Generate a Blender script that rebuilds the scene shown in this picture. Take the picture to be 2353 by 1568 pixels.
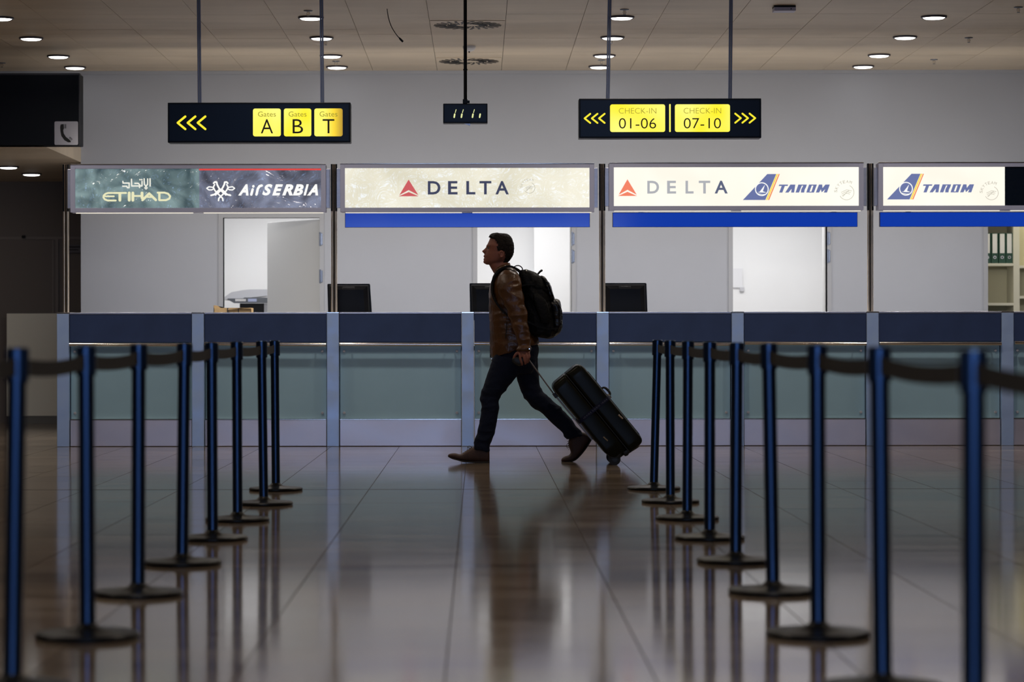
import bpy, bmesh, math, random
from mathutils import Vector, Matrix, noise
random.seed(7)
R = math.radians
for o in list(bpy.data.objects): bpy.data.objects.remove(o)
SC = bpy.context.scene
COL = SC.collection
# ------------------------------------------------------------------ camera, world, light, exposure
F = 6000.0; CX = 1100.0; CY = 770.0; W = 2353.0; H = 1568.0      # focal length and principal point, camera 1 m above the floor
cd = bpy.data.cameras.new('camera'); cam = bpy.data.objects.new('camera', cd); COL.objects.link(cam)
cam.location = (0, 0, 1.0)
cam.rotation_euler = (Matrix.Rotation(R(90), 3, 'X') @ Matrix.Rotation(R(-0.075), 3, 'Z')).to_euler()
cd.sensor_width = 36; cd.lens = F / W * 36
cd.shift_x = (W / 2 - CX) / W; cd.shift_y = (CY - H / 2) / W
cd.clip_start = .1; cd.clip_end = 200
cd.dof.use_dof = True; cd.dof.focus_distance = 20.8; cd.dof.aperture_fstop = 2.6
SC.camera = cam
SC.view_settings.view_transform = 'Standard'; SC.view_settings.look = 'None'
SC.view_settings.gamma = 1; SC.view_settings.use_curve_mapping = False
SC.view_settings.exposure = 0.0
wd = bpy.data.worlds.new('world'); SC.world = wd; wd.use_nodes = True
wd.node_tree.nodes['Background'].inputs[0].default_value = (.35, .45, .7, 1)
wd.node_tree.nodes['Background'].inputs[1].default_value = .05

def area(name, loc, size, sizey, col, power, rot, spread=180):
    l = bpy.data.lights.new(name, 'AREA'); l.shape = 'RECTANGLE'; l.size = size; l.size_y = sizey
    l.color = col; l.energy = power; l.spread = R(spread)
    o = bpy.data.objects.new(name, l); COL.objects.link(o); o.location = loc; o.rotation_euler = rot
    return o
# bluish area light added behind the camera for assumed daylight; no glazing is built
area('assumed_daylight', (0, -2.6, 2.15), 5.5, 1.9, (.38, .57, 1.0), 210, (R(90), 0, 0))
# assumed downlights added to light the queueing area (their fixtures are built further down)
HALL = [(x, y) for x in (-4.05, -1.42, 1.215, 3.865) for y in (19.15, 14.65, 10.15, 5.65, 1.15)]
for x in (-6.69, -4.05, -1.42, 1.215, 3.865, 6.5): area('front_row_lamp', (x, 22.15, 3.65), .18, .18, (1, .93, .86), 15, (0, 0, 0), 160)
for x, y in HALL: area('assumed_hall_lamp', (x, y, 3.64), .18, .18, (1, .86, .70), 9, (0, 0, 0), 150)
area('alcove_fill', (-6.2, 27.6, 2.70), 1.5, 1.5, (1, .85, .7), 7, (0, 0, 0))  # added fill light that lifts the alcove; no fixture hangs here
# assumed ceiling lamps added to brighten the four back offices; no fixtures are built
OFF = [(-2.115), (.46), (3.07), (5.7)]
for i, x in enumerate(OFF):
    area('assumed_office_lamp', (x, 28.0, 2.62), 1.5, 1.2, (1, .98, .95) if i < 3 else (1, .93, .72), [42, 36, 36, 17][i], (0, 0, 0))
# assumed unseen lights behind the sign boxes, added to wash the office wall
for i in range(-1, 4):
    x = -1.3 + 1.21 + (i - 1) * 2.42 + 2.42 * .0
    if i == -1: continue
    area('assumed_wall_washer', (x - .0, 24.05, 2.07), 2.1, .10, (1, .97, .94), 46, (R(35), 0, 0))
    area('assumed_wall_washer_up', (x - .0, 24.0, 2.58), 2.1, .08, (1, .92, .80), 8, (R(104), 0, 0), 120)

# ------------------------------------------------------------------ materials
def mat(name, col, rough=.5, metal=0., spec=.5, emis=None, es=0., bump=0., bscale=20., var=0., vscale=5., coat=0., stretch=(1, 1, 1), aniso=0., rvar=0.):
    m = bpy.data.materials.new(name); m.use_nodes = True
    nt = m.node_tree; N = nt.nodes; L = nt.links; b = N['Principled BSDF']
    b.inputs['Base Color'].default_value = (*col, 1); b.inputs['Roughness'].default_value = rough
    b.inputs['Metallic'].default_value = metal; b.inputs['Specular IOR Level'].default_value = spec
    b.inputs['Coat Weight'].default_value = coat; b.inputs['Coat Roughness'].default_value = .15
    if aniso: b.inputs['Anisotropic'].default_value = aniso
    if emis: b.inputs['Emission Color'].default_value = (*emis, 1); b.inputs['Emission Strength'].default_value = es
    tc = N.new('ShaderNodeTexCoord'); mp = N.new('ShaderNodeMapping'); L.new(tc.outputs['Object'], mp.inputs[0]); mp.inputs['Scale'].default_value = stretch
    if var:
        n = N.new('ShaderNodeTexNoise'); n.inputs['Scale'].default_value = vscale; n.inputs['Detail'].default_value = 5; L.new(mp.outputs[0], n.inputs['Vector'])
        mr = N.new('ShaderNodeMapRange'); mr.inputs[1].default_value = .3; mr.inputs[2].default_value = .7; mr.inputs[3].default_value = 1 - var; mr.inputs[4].default_value = 1 + var
        L.new(n.outputs['Fac'], mr.inputs[0])
        mx = N.new('ShaderNodeMix'); mx.data_type = 'RGBA'; mx.blend_type = 'MULTIPLY'; mx.inputs[0].default_value = 1; mx.inputs[6].default_value = (*col, 1)
        L.new(mr.outputs[0], mx.inputs[7]); L.new(mx.outputs[2], b.inputs['Base Color'])
        if rvar:
            m2 = N.new('ShaderNodeMapRange'); m2.inputs[1].default_value = .3; m2.inputs[2].default_value = .7; m2.inputs[3].default_value = rough * (1 - rvar); m2.inputs[4].default_value = rough * (1 + rvar)
            L.new(n.outputs['Fac'], m2.inputs[0]); L.new(m2.outputs[0], b.inputs['Roughness'])
    if bump:
        n2 = N.new('ShaderNodeTexNoise'); n2.inputs['Scale'].default_value = bscale; n2.inputs['Detail'].default_value = 4; L.new(mp.outputs[0], n2.inputs['Vector'])
        bp = N.new('ShaderNodeBump'); bp.inputs['Strength'].default_value = bump; bp.inputs['Distance'].default_value = .02; L.new(n2.outputs['Fac'], bp.inputs['Height']); L.new(bp.outputs[0], b.inputs['Normal'])
        if coat: L.new(bp.outputs[0], b.inputs['Coat Normal'])
    return m
def emit(name, col, s=1.): return mat(name, (.02, .02, .02), .5, emis=col, es=s)
M = {}
M['ceiling'] = mat('ceiling_panel_beige', (.62, .53, .41), .45, var=.10, vscale=1.2, stretch=(.6, 2.2, 1))
M['ceiling_gap'] = mat('ceiling_gap', (.05, .04, .03), .8)
M['wall'] = mat('wall_painted_grey', (.29, .305, .35), .55, var=.02, vscale=2)
M['white_wall'] = mat('office_white', (.80, .81, .83), .6)
M['alcove_wall'] = mat('alcove_wall_taupe', (.15, .125, .11), .6)
M['cream'] = mat('cream_laminate', (.68, .66, .56), .5)
M['beige_panel'] = mat('beige_partition', (.80, .77, .66), .5)
M['grout'] = mat('grout', (.035, .028, .025), .7)
M['steel'] = mat('brushed_steel', (.62, .61, .66), .38, 1.0, bump=.05, bscale=60, stretch=(1, 1, 12), var=.05, vscale=4)
M['pillar'] = mat('anodised_pillar', (.56, .72, 1.0), .46, .6, var=.06, vscale=5, rvar=.2)
M['kick'] = mat('kick_plate_steel', (.80, .72, .74), .40, .75, var=.05, vscale=2, stretch=(1, 1, 1.5), rvar=.12)
M['chrome'] = mat('polished_steel', (.80, .74, .66), .16, 1.0)
M['bronze'] = mat('satin_post_steel', (.85, .70, .52), .34, 1.0)
M['navy_panel'] = mat('navy_laminate', (.034, .058, .15), .45, var=.12, vscale=4)
M['teal_glass'] = mat('frosted_teal_glass', (.38, .58, .67), .3, spec=.4, var=.05, vscale=1.5)
M['black'] = mat('black_plastic', (.008, .008, .009), .35, spec=.12)
M['rubber'] = mat('black_rubber', (.01, .01, .01), .6)
M['frame'] = mat('lightbox_frame', (.50, .51, .66), .5, 0)
M['signnavy'] = mat('sign_navy', (.004, .010, .028), .32, spec=.25)
M['signedge'] = mat('sign_edge', (.003, .005, .010), .4, spec=.2)
M['darkbox'] = mat('overhead_box_navy', (.004, .006, .011), .5, spec=.15)
M['pole_blue'] = mat('pole_blue_grey', (.16, .20, .33), .35, .3)
M['post'] = mat('belt_post_blue_black', (.042, .074, .14), .30, 1.0)
M['base'] = mat('belt_post_base', (.006, .006, .006), .34, spec=.25)
M['belt'] = mat('belt_webbing', (.026, .020, .012), .7, bump=.2, bscale=300)
M['lens'] = emit('lamp_lens', (1, .99, .98), 6.0)
M['ring'] = mat('lamp_ring', (.05, .045, .06), .4, .5)
M['yellow_dim'] = emit('arrow_yellow', (1, .86, .03), .95)
M['ink'] = mat('black_ink', (.004, .004, .003), .6)
M['ink_olive'] = emit('olive_ink', (.30, .28, .02), .9)
M['white_sq'] = mat('pictogram_white', (.48, .48, .54), .5)
M['leather'] = mat('brown_leather', (.085, .033, .009), .36, spec=.5, bump=.30, bscale=22, var=.35, vscale=7)
M['denim'] = mat('dark_denim', (.003, .0065, .020), .8, spec=.25, bump=.25, bscale=40, var=.2, vscale=8)
M['skin'] = mat('skin', (.26, .095, .062), .5, spec=.35, var=.08, vscale=25)
M['hair'] = mat('dark_brown_hair', (.010, .006, .004), .55, spec=.2, bump=.8, bscale=90, stretch=(1, 1, .3))
M['shoe'] = mat('brown_suede', (.060, .025, .014), .6, bump=.2, bscale=120, var=.2, vscale=20)
M['sole'] = mat('dark_sole', (.018, .012, .008), .6)
M['nylon'] = mat('black_nylon', (.004, .004, .0045), .6, spec=.2, bump=.35, bscale=60)
M['nylon_shiny'] = mat('black_coated_nylon', (.006, .006, .007), .25, spec=.35, bump=.5, bscale=25)
M['case'] = mat('glossy_black_case', (.010, .010, .006), .26, spec=.09)
M['case_dull'] = mat('black_case_plastic', (.008, .008, .007), .5)
M['strapblue'] = mat('navy_luggage_strap', (.006, .008, .03), .6, spec=.2)
M['white_thread'] = mat('white_thread', (.12, .13, .18), .6)
M['door'] = mat('door_leaf_grey', (.55, .56, .57), .5)
M['doorframe'] = mat('door_frame_grey', (.27, .28, .31), .5)
M['hinge'] = mat('hinge_dark', (.10, .12, .17), .35, .7)
M['cardboard'] = mat('cardboard', (.42, .28, .13), .8, var=.1, vscale=20)
M['copier'] = mat('copier_grey', (.50, .51, .55), .4)
M['copier_dark'] = mat('copier_charcoal', (.09, .10, .12), .4)
M['binder'] = mat('dark_green_binder', (.006, .055, .032), .45)
M['paper'] = mat('paper_white', (.75, .75, .76), .7)
M['desk'] = mat('desk_laminate', (.35, .34, .33), .5)
M['eye'] = mat('eye_white', (.12, .09, .08), .4)
M['iris'] = mat('iris_dark', (.02, .015, .01), .2)

def floor_mat():
    m = mat('polished_brown_marble', (.20, .145, .105), .13, spec=.55)
    nt = m.node_tree; N = nt.nodes; L = nt.links; b = N['Principled BSDF']
    g = N.new('ShaderNodeNewGeometry'); mp = N.new('ShaderNodeMapping'); mp.inputs['Scale'].default_value = (.5, 2.4, 1); L.new(g.outputs['Position'], mp.inputs[0])
    n = N.new('ShaderNodeTexNoise'); n.inputs['Scale'].default_value = 1.6; n.inputs['Detail'].default_value = 7; n.inputs['Roughness'].default_value = .6; L.new(mp.outputs[0], n.inputs['Vector'])
    cr = N.new('ShaderNodeValToRGB'); L.new(n.outputs['Fac'], cr.inputs[0])
    e = cr.color_ramp.elements; e[0].position = .3; e[0].color = (.170, .122, .085, 1); e[1].position = .7; e[1].color = (.32, .25, .18, 1)
    oi = N.new('ShaderNodeObjectInfo'); mr = N.new('ShaderNodeMapRange'); mr.inputs[3].default_value = .80; mr.inputs[4].default_value = 1.12; L.new(oi.outputs['Random'], mr.inputs[0])
    mx = N.new('ShaderNodeMix'); mx.data_type = 'RGBA'; mx.blend_type = 'MULTIPLY'; mx.inputs[0].default_value = 1
    L.new(cr.outputs[0], mx.inputs[6]); L.new(mr.outputs[0], mx.inputs[7]); L.new(mx.outputs[2], b.inputs['Base Color'])
    n2 = N.new('ShaderNodeTexNoise'); n2.inputs['Scale'].default_value = 9; n2.inputs['Detail'].default_value = 2; L.new(g.outputs['Position'], n2.inputs['Vector'])
    bp = N.new('ShaderNodeBump'); bp.inputs['Strength'].default_value = .05; bp.inputs['Distance'].default_value = .004; L.new(n2.outputs['Fac'], bp.inputs['Height']); L.new(bp.outputs[0], b.inputs['Normal'])
    m3 = N.new('ShaderNodeMapRange'); m3.inputs[3].default_value = .07; m3.inputs[4].default_value = .13; L.new(n.outputs['Fac'], m3.inputs[0]); L.new(m3.outputs[0], b.inputs['Roughness'])
    return m
M['floor'] = floor_mat()

def face_mat(name, col, s, foil=0., rough=.12, tube=.25, colb=None, refl_patt=0.):
    """backlit sign face: uneven tube light and some foil reflections put into the emission noise, glossy cover; foil = wrinkles of the loose cover"""
    m = bpy.data.materials.new(name); m.use_nodes = True
    nt = m.node_tree; N = nt.nodes; L = nt.links; b = N['Principled BSDF']
    b.inputs['Base Color'].default_value = (.05, .05, .05, 1); b.inputs['Roughness'].default_value = rough; b.inputs['Specular IOR Level'].default_value = .5 if not foil else .9
    tc = N.new('ShaderNodeTexCoord')
    n = N.new('ShaderNodeTexNoise'); n.inputs['Scale'].default_value = 1.6 if not refl_patt else 2.6; n.inputs['Detail'].default_value = 2; n.inputs['Distortion'].default_value = .3 if not refl_patt else 1.6; L.new(tc.outputs['Object'], n.inputs['Vector'])
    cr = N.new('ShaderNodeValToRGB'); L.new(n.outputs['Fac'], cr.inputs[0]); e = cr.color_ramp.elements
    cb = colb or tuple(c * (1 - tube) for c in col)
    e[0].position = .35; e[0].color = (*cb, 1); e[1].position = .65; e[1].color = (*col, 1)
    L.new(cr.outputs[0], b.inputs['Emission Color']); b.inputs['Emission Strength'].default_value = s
    if foil:
        n2 = N.new('ShaderNodeTexNoise'); n2.inputs['Scale'].default_value = 5; n2.inputs['Detail'].default_value = 3; n2.inputs['Distortion'].default_value = 2.0; L.new(tc.outputs['Object'], n2.inputs['Vector'])
        bp = N.new('ShaderNodeBump'); bp.inputs['Strength'].default_value = foil; bp.inputs['Distance'].default_value = .05; L.new(n2.outputs['Fac'], bp.inputs['Height']); L.new(bp.outputs[0], b.inputs['Normal'])
    return m
M['yellow'] = face_mat('sign_yellow_backlit', (1.0, .97, .30), 1.08, colb=(.98, .82, .005))
def ramp_yellow():
    m = face_mat('sign_yellow_painted_falloff', (1.0, .93, .22), 1.05, colb=(.95, .80, .015)); nt = m.node_tree; N = nt.nodes; L = nt.links
    # light fall-off to the right, painted into this last square's emission colour
    tc = N.new('ShaderNodeTexCoord'); sp = N.new('ShaderNodeSeparateXYZ'); L.new(tc.outputs['Object'], sp.inputs[0])
    cr = N.new('ShaderNodeValToRGB'); mr = N.new('ShaderNodeMapRange'); mr.inputs[1].default_value = .50; mr.inputs[2].default_value = .645; L.new(sp.outputs[0], mr.inputs[0]); L.new(mr.outputs[0], cr.inputs[0])
    e = cr.color_ramp.elements; e[0].position = .0; e[0].color = (1, .9, .13, 1); e[1].position = 1; e[1].color = (.40, .22, .01, 1)
    e2 = cr.color_ramp.elements.new(.5); e2.color = (.95, .68, .02, 1)
    L.new(cr.outputs[0], N['Principled BSDF'].inputs['Emission Color']); return m
M['yellow_t'] = ramp_yellow()
M['cream_face'] = face_mat('cream_face_foil', (.98, .94, .78), .93, foil=.35, colb=(.78, .74, .58))
M['white_face'] = face_mat('white_face_backlit', (1, .97, .86), 1.05, colb=(.95, .90, .78))
M['teal_face'] = face_mat('teal_face_foil', (.27, .39, .40), .8, foil=.8, colb=(.055, .10, .115), refl_patt=1)  # pale and dark patches imitate reflections on the foil, painted as emission
M['grey_face'] = face_mat('grey_face_foil', (.26, .29, .41), .8, foil=.8, colb=(.06, .065, .095), refl_patt=1)  # same painted reflection patches, in grey
M['dark_face'] = mat('unlit_dark_face', (.006, .010, .02), .15, bump=.15, bscale=6)
M['blue_face'] = mat('blue_display', (.002, .006, .03), .08, spec=.3, emis=(.006, .045, .42), es=.85)
M['tube'] = emit('sign_tube', (1, .93, .78), .9)

# ------------------------------------------------------------------ helpers
def P(x, y, d):
    return Vector(((x - CX) * d / F, d, 1 - (y - CY) * d / F))
def wloc(o):
    v = Vector((0, 0, 0))
    while o: v += o.location; o = o.parent
    return v
def tag(o, label=None, cat=None, group=None, kind=None):
    if label: o['label'] = label
    if cat: o['category'] = cat
    if group: o['group'] = group
    if kind: o['kind'] = kind
    return o
def thing(name, loc, label, cat, group=None):
    o = bpy.data.objects.new(name, None); o.empty_display_size = .1; COL.objects.link(o); o.location = loc
    return tag(o, label, cat, group)
def obj(name, bm, m, parent=None, label=None, smooth=False, kind=None):
    """world-coordinate bmesh -> ONE mesh object, shifted into its parent's frame"""
    if parent: bmesh.ops.translate(bm, verts=bm.verts, vec=-wloc(parent))
    bmesh.ops.recalc_face_normals(bm, faces=bm.faces)
    me = bpy.data.meshes.new(name); bm.to_mesh(me); bm.free()
    me.materials.append(M[m] if isinstance(m, str) else m)
    if smooth:
        me.polygons.foreach_set('use_smooth', [True] * len(me.polygons))
        if smooth != 'all':
            me.set_sharp_from_angle(angle=R(smooth if isinstance(smooth, (int, float)) and smooth > 1 else 35))
    o = bpy.data.objects.new(name, me); COL.objects.link(o)
    if parent: o.parent = parent
    if label: o['label'] = label
    if kind: o['kind'] = kind
    return o
def copy_tree(o, loc=None, parent=None):
    c = o.copy(); COL.objects.link(c); c.parent = parent
    if loc is not None: c.location = loc
    for ch in o.children: copy_tree(ch, None, c)
    return c
def B(): return bmesh.new()
def box(bm, x0, x1, y0, y1, z0, z1, bev=0):
    vs = [bm.verts.new((x, y, z)) for x in (x0, x1) for y in (y0, y1) for z in (z0, z1)]
    fs = [bm.faces.new([vs[i] for i in f]) for f in ((0, 1, 3, 2), (4, 6, 7, 5), (0, 4, 5, 1), (2, 3, 7, 6), (0, 2, 6, 4), (1, 5, 7, 3))]
    if bev:
        es = list({e for f in fs for e in f.edges})
        bmesh.ops.bevel(bm, geom=es, offset=bev, segments=2, affect='EDGES', profile=.5)
    return bm
def pbox(bm, x0, x1, y0, y1, d0, d1, bev=0, dref=None):
    """front face given in pixels at depth d0"""
    a = P(x0, y1, dref or d0); b = P(x1, y0, dref or d0)
    return box(bm, a.x, b.x, d0, d1, a.z, b.z, bev)
def ringcyl(bm, p0, p1, r0, r1=None, n=20, cap=True):
    p0 = Vector(p0); p1 = Vector(p1); r1 = r0 if r1 is None else r1
    d = (p1 - p0).normalized(); a = d.orthogonal().normalized(); b = d.cross(a)
    A = [bm.verts.new(p0 + (a * math.cos(t) + b * math.sin(t)) * r0) for t in [2 * math.pi * i / n for i in range(n)]]
    C = [bm.verts.new(p1 + (a * math.cos(t) + b * math.sin(t)) * r1) for t in [2 * math.pi * i / n for i in range(n)]]
    for i in range(n): bm.faces.new((A[i], A[(i + 1) % n], C[(i + 1) % n], C[i]))
    if cap: bm.faces.new(A[::-1]); bm.faces.new(C)
    return bm
def lathe(bm, prof, c, n=32):
    """prof [(r,z)] about vertical axis through c"""
    rows = []
    for r, z in prof:
        if r < 1e-5: rows.append([bm.verts.new((c[0], c[1], c[2] + z))])
        else: rows.append([bm.verts.new((c[0] + r * math.cos(2 * math.pi * i / n), c[1] + r * math.sin(2 * math.pi * i / n), c[2] + z)) for i in range(n)])
    for A, C in zip(rows, rows[1:]):
        for i in range(n):
            j = (i + 1) % n
            if len(A) == 1: bm.faces.new((A[0], C[j], C[i]))
            elif len(C) == 1: bm.faces.new((A[i], A[j], C[0]))
            else: bm.faces.new((A[i], A[j], C[j], C[i]))
    return bm
def prism(bm, pts, y0, y1):
    """pts world (x,z) polygon, extruded y0..y1"""
    A = [bm.verts.new((x, y0, z)) for x, z in pts]; C = [bm.verts.new((x, y1, z)) for x, z in pts]
    n = len(pts)
    fs = [bm.faces.new(A), bm.faces.new(C[::-1])]
    for i in range(n): bm.faces.new((A[i], C[i], C[(i + 1) % n], A[(i + 1) % n]))
    for f in fs: f.normal_update()
    bmesh.ops.triangulate(bm, faces=[f for f in fs if len(f.verts) > 4], ngon_method='EAR_CLIP')
    return bm
def pprism(bm, px, d, t=.003):
    return prism(bm, [(P(x, y, d).x, P(x, y, d).z) for x, y in px], d - t, d)
def rrect(x0, x1, y0, y1, r, n=5):
    out = []
    for cx, cy, a0 in ((x1 - r, y0 + r, -90), (x1 - r, y1 - r, 0), (x0 + r, y1 - r, 90), (x0 + r, y0 + r, 180)):
        for i in range(n + 1):
            a = R(a0 + 90 * i / n); out.append((cx + r * math.cos(a), cy + r * math.sin(a)))
    return out
def stroke(bm, pts, w, d, t=.003, closed=False):
    """flat stroke of pixel width w along pixel polyline, joined quads with round ends"""
    pts = [Vector(p) for p in pts]
    if closed: pts.append(pts[0])
    for i, (a, b) in enumerate(zip(pts, pts[1:])):
        v = (b - a)
        if v.length < 1e-4: continue
        v.normalize(); n = Vector((-v.y, v.x)) * w / 2
        poly = []
        k = 5
        for q in range(k + 1):
            an = math.pi / 2 + math.pi * q / k
            poly.append(a + v * (math.cos(an) * w / 2) + Vector((-v.y, v.x)) * (math.sin(an) * w / 2))
        for q in range(k + 1):
            an = -math.pi / 2 + math.pi * q / k
            poly.append(b + v * (math.cos(an) * w / 2) + Vector((-v.y, v.x)) * (math.sin(an) * w / 2))
        pprism(bm, [(p.x, p.y) for p in poly], d - i * 1e-5, t)
    return bm
def circ(cx, cy, r, n=28, a0=0, a1=360):
    return [(cx + r * math.cos(R(a0 + (a1 - a0) * i / n)), cy + r * math.sin(R(a0 + (a1 - a0) * i / n))) for i in range(n + (0 if a1 - a0 >= 360 else 1))]
def text_bm(s, x0, x1, y0, y1, d, offset=0., shear=0., spacing=1., t=.003, flip=False, rot=0., bm=None, xs=None):
    """text fitted into the pixel box at depth d, facing the camera (flip: facing away)"""
    cu = bpy.data.curves.new('t', 'FONT'); cu.body = s; cu.offset = offset; cu.shear = shear; cu.space_character = spacing; cu.extrude = .01; cu.resolution_u = 4
    o = bpy.data.objects.new('t', cu); COL.objects.link(o)
    dg = bpy.context.evaluated_depsgraph_get(); dg.update()
    me = bpy.data.meshes.new_from_object(o.evaluated_get(dg))
    xs_ = [v.co.x for v in me.vertices]; ys_ = [v.co.y for v in me.vertices]
    a = P(x0, y1, d); b = P(x1, y0, d)
    sx = (b.x - a.x) / (max(xs_) - min(xs_)); sz = (b.z - a.z) / (max(ys_) - min(ys_))
    mnx, mny = min(xs_), min(ys_)
    bm = bm or B(); n0 = len(bm.verts)
    bm.from_mesh(me); bm.verts.ensure_lookup_table()
    c = (a + b) / 2
    for v in bm.verts[n0:]:
        x = a.x + (v.co.x - mnx) * sx; z = a.z + (v.co.y - mny) * sz
        if rot:
            dx, dz = x - c.x, z - c.z; x = c.x + dx * math.cos(rot) + dz * math.sin(rot); z = c.z - dx * math.sin(rot) + dz * math.cos(rot)
        if flip: x = a.x + b.x - x
        y = d - t * (v.co.z / .02 + .5) if not flip else d + t * (v.co.z / .02 + .5)
        v.co = (x, y, z)
    bpy.data.objects.remove(o); bpy.data.curves.remove(cu); bpy.data.meshes.remove(me)
    return bm
def catmull(rows, k):
    out = []
    n = len(rows)
    for i in range(n - 1):
        p0, p1, p2, p3 = rows[max(i - 1, 0)], rows[i], rows[i + 1], rows[min(i + 2, n - 1)]
        for q in range(k):
            t = q / k
            out.append([.5 * ((2 * b) + (-a + c) * t + (2 * a - 5 * b + 4 * c - e) * t * t + (-a + 3 * b - 3 * c + e) * t ** 3) for a, b, c, e in zip(p0, p1, p2, p3)])
    out.append(list(rows[-1]))
    return out

# ------------------------------------------------------------------ the hall: floor, ceiling, walls
ZC = 3.70; DW = 26.667; DC = 23.44; DLOW = 24.3; ZLOW = 2.77; DA = 30.0
XL, XR = -9.0, 9.6
fl = obj('floor', box(B(), XL, XR, -8, 31.5, -.2, -.004), 'grout', kind='structure')
TX0 = -.10; TW = .612; GAP = .0045
far_bm = B(); ntile = 0
cols = range(-15, 16)
for c in cols:
    x0 = TX0 + c * TW; x1 = x0 + TW
    y = 3.0 + random.random() * .5
    stops = [3.0]
    yy = 16.9
    ys = [16.9]
    rnd = random.Random(c * 13 + 5)
    a = 16.9
    while a > 3.2:
        a -= rnd.choice([.45, .612, .75, .9, 1.0]); ys.append(a)
    a = 16.9
    while a < 31.4:
        a += rnd.choice([.45, .612, .75, .9, 1.0]); ys.append(min(a, 31.45))
    ys.sort()
    for a, b in zip(ys, ys[1:]):
        if b - a < .1: continue
        vis = False
        for (xx, yv) in ((x0, a), (x1, a), (x0, b), (x1, b), ((x0 + x1) / 2, b)):
            s = F / yv; px = CX + xx * s; py = CY + s
            if -30 < px < W + 30 and py < H + 25 and yv < DC + .6: vis = True
        if a > DC + .1: vis = False
        if vis and ntile < 300:
            ntile += 1
            bm = box(B(), x0 + GAP / 2, x1 - GAP / 2, a + GAP / 2, b - GAP / 2, -.0035 - .01, random.uniform(-.0004, 0))
            obj('tile', bm, 'floor', fl)
        else:
            box(far_bm, x0 + GAP / 2, x1 - GAP / 2, a + GAP / 2, b - GAP / 2, -.0135, -.0002)
box(far_bm, XL, XR, -8, 2.95, -.0135, -.0002)
print('tiles', ntile)
obj('outer_tiles', far_bm, 'floor', fl, kind='stuff')
mt = obj('expansion_strip', box(B(), XL, XR, 16.905, 16.913, -.004, .0006), 'ceiling_gap', fl)

# ceiling slab with its panels
ce = obj('ceiling', box(B(), XL, XR, -8, 31.5, ZC + .012, ZC + .2), 'ceiling_gap', kind='structure')
JX = -.42; PW = .655
rest = B()
mods = []
for k, (a, b) in enumerate([(20.78, 21.98), (21.98, 22.28), (22.28, 23.06), (23.06, 23.44), (23.44, 23.75), (23.75, 24.93), (24.93, 25.23), (25.23, 26.04), (26.04, 26.36), (26.36, DW)]): mods.append((a, b, k))
for c in range(-13, 16):
    x0 = JX + c * PW; x1 = x0 + PW
    vis = x1 > -5.3 and x0 < 6.0
    for a, b, k in mods:
        if vis:
            dz = random.uniform(0, .0015)
            obj('ceiling_panel', box(B(), x0 + .002, x1 - .002, a + .0015, b - .0015, ZC + dz, ZC + .01), 'ceiling', ce)
        else: box(rest, x0 + .002, x1 - .002, a + .002, b - .002, ZC, ZC + .01)
    a = 20.78
    while a > -8:
        box(rest, x0 + .002, x1 - .002, a - 1.5 + .002, a - .002, ZC, ZC + .01); a -= 1.5
obj('outer_panels', rest, 'ceiling', ce, kind='stuff')

# back wall with four door openings
DO = [(-2.609, -1.622), (-.013, .950), (2.596, 3.560), (5.20, 6.15)]
ZD = 2.20
bw = B(); xs = -4.062
for a, b in DO:
    box(bw, xs, a, DW, DW + .12, 0, ZC); box(bw, a, b, DW, DW + .12, ZD, ZC); xs = b
box(bw, xs, XR, DW, DW + .12, 0, ZC)
box(bw, XL, -4.062, DW, DW + .12, ZLOW + .15, ZC)
obj('wall_back', bw, 'wall', kind='structure')
obj('wall_left', box(B(), XL - .15, XL, -8, 31.5, 0, ZC), 'alcove_wall', kind='structure')
obj('wall_right', box(B(), XR, XR + .15, -8, 31.5, 0, ZC), 'alcove_wall', kind='structure')
obj('trim_1', box(B(), XL, XR, DW - .02, DW, ZC - .035, ZC), 'wall', kind='structure')
# office rooms
ob = B()
box(ob, -4.06, XR, 29.5, 29.6, 0, 2.9); 
for x in (-4.062, -.55, 2.1, 4.75, 7.6): box(ob, x, x + .1, DW + .12, 29.5, 0, 2.9)
obj('wall_office', ob, 'white_wall', kind='structure')
obj('ceiling_office', box(B(), -4.06, XR, DW + .12, 29.6, 2.7, 2.8), 'white_wall', kind='structure')
obj('wall_office_divider', box(B(), .62, 1.02, 29.2, 29.5, 0, 2.7), 'white_wall', kind='structure')

# doors: frame lines, leaf, hinges
def door(n, a, b, leaf):
    f = B()
    e = .045
    box(f, a - e, a, DW - .012, DW + .13, 0, ZD + e); box(f, b, b + e, DW - .012, DW + .13, 0, ZD + e); box(f, a, b, DW - .012, DW + .13, ZD, ZD + e)
    d = obj('door_%d' % n, f, 'doorframe', kind='structure')
    # leaf swings into the office about its right-hand edge
    w = b - a - .01; lb = box(B(), -w, 0, 0, .04, .01, ZD - .01, .002)
    bmesh.ops.rotate(lb, verts=lb.verts, cent=(0, 0, 0), matrix=Matrix.Rotation(R(-leaf), 3, 'Z'))
    bmesh.ops.translate(lb, verts=lb.verts, vec=(b - .008, DW + .13, 0))
    lf = obj('leaf', lb, 'door', d)
    for z in (.35, 1.80 if n > 1 else 1.60, 1.98):
        box_ = B(); box(box_, b - .002, b + .03, DW - .022, DW - .011, z - .06, z + .06, .003)
        ringcyl(box_, (b + .004, DW - .024, z - .07), (b + .004, DW - .024, z + .07), .009, n=10)
        obj('hinge', box_, 'hinge', d)
    return d
door(1, *DO[0], 52); door(2, *DO[1], 93); door(3, *DO[2], 96); door(4, *DO[3], 94)
# narrow vertical joints beside the doors
for i, (a, b) in enumerate(DO):
    x = a - .105 + .045
    tb = B(); box(tb, x, x + .006, DW - .004, DW, 0, 2.5)
    obj('trim_%d' % (i + 2), tb, 'doorframe', kind='structure')

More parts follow.
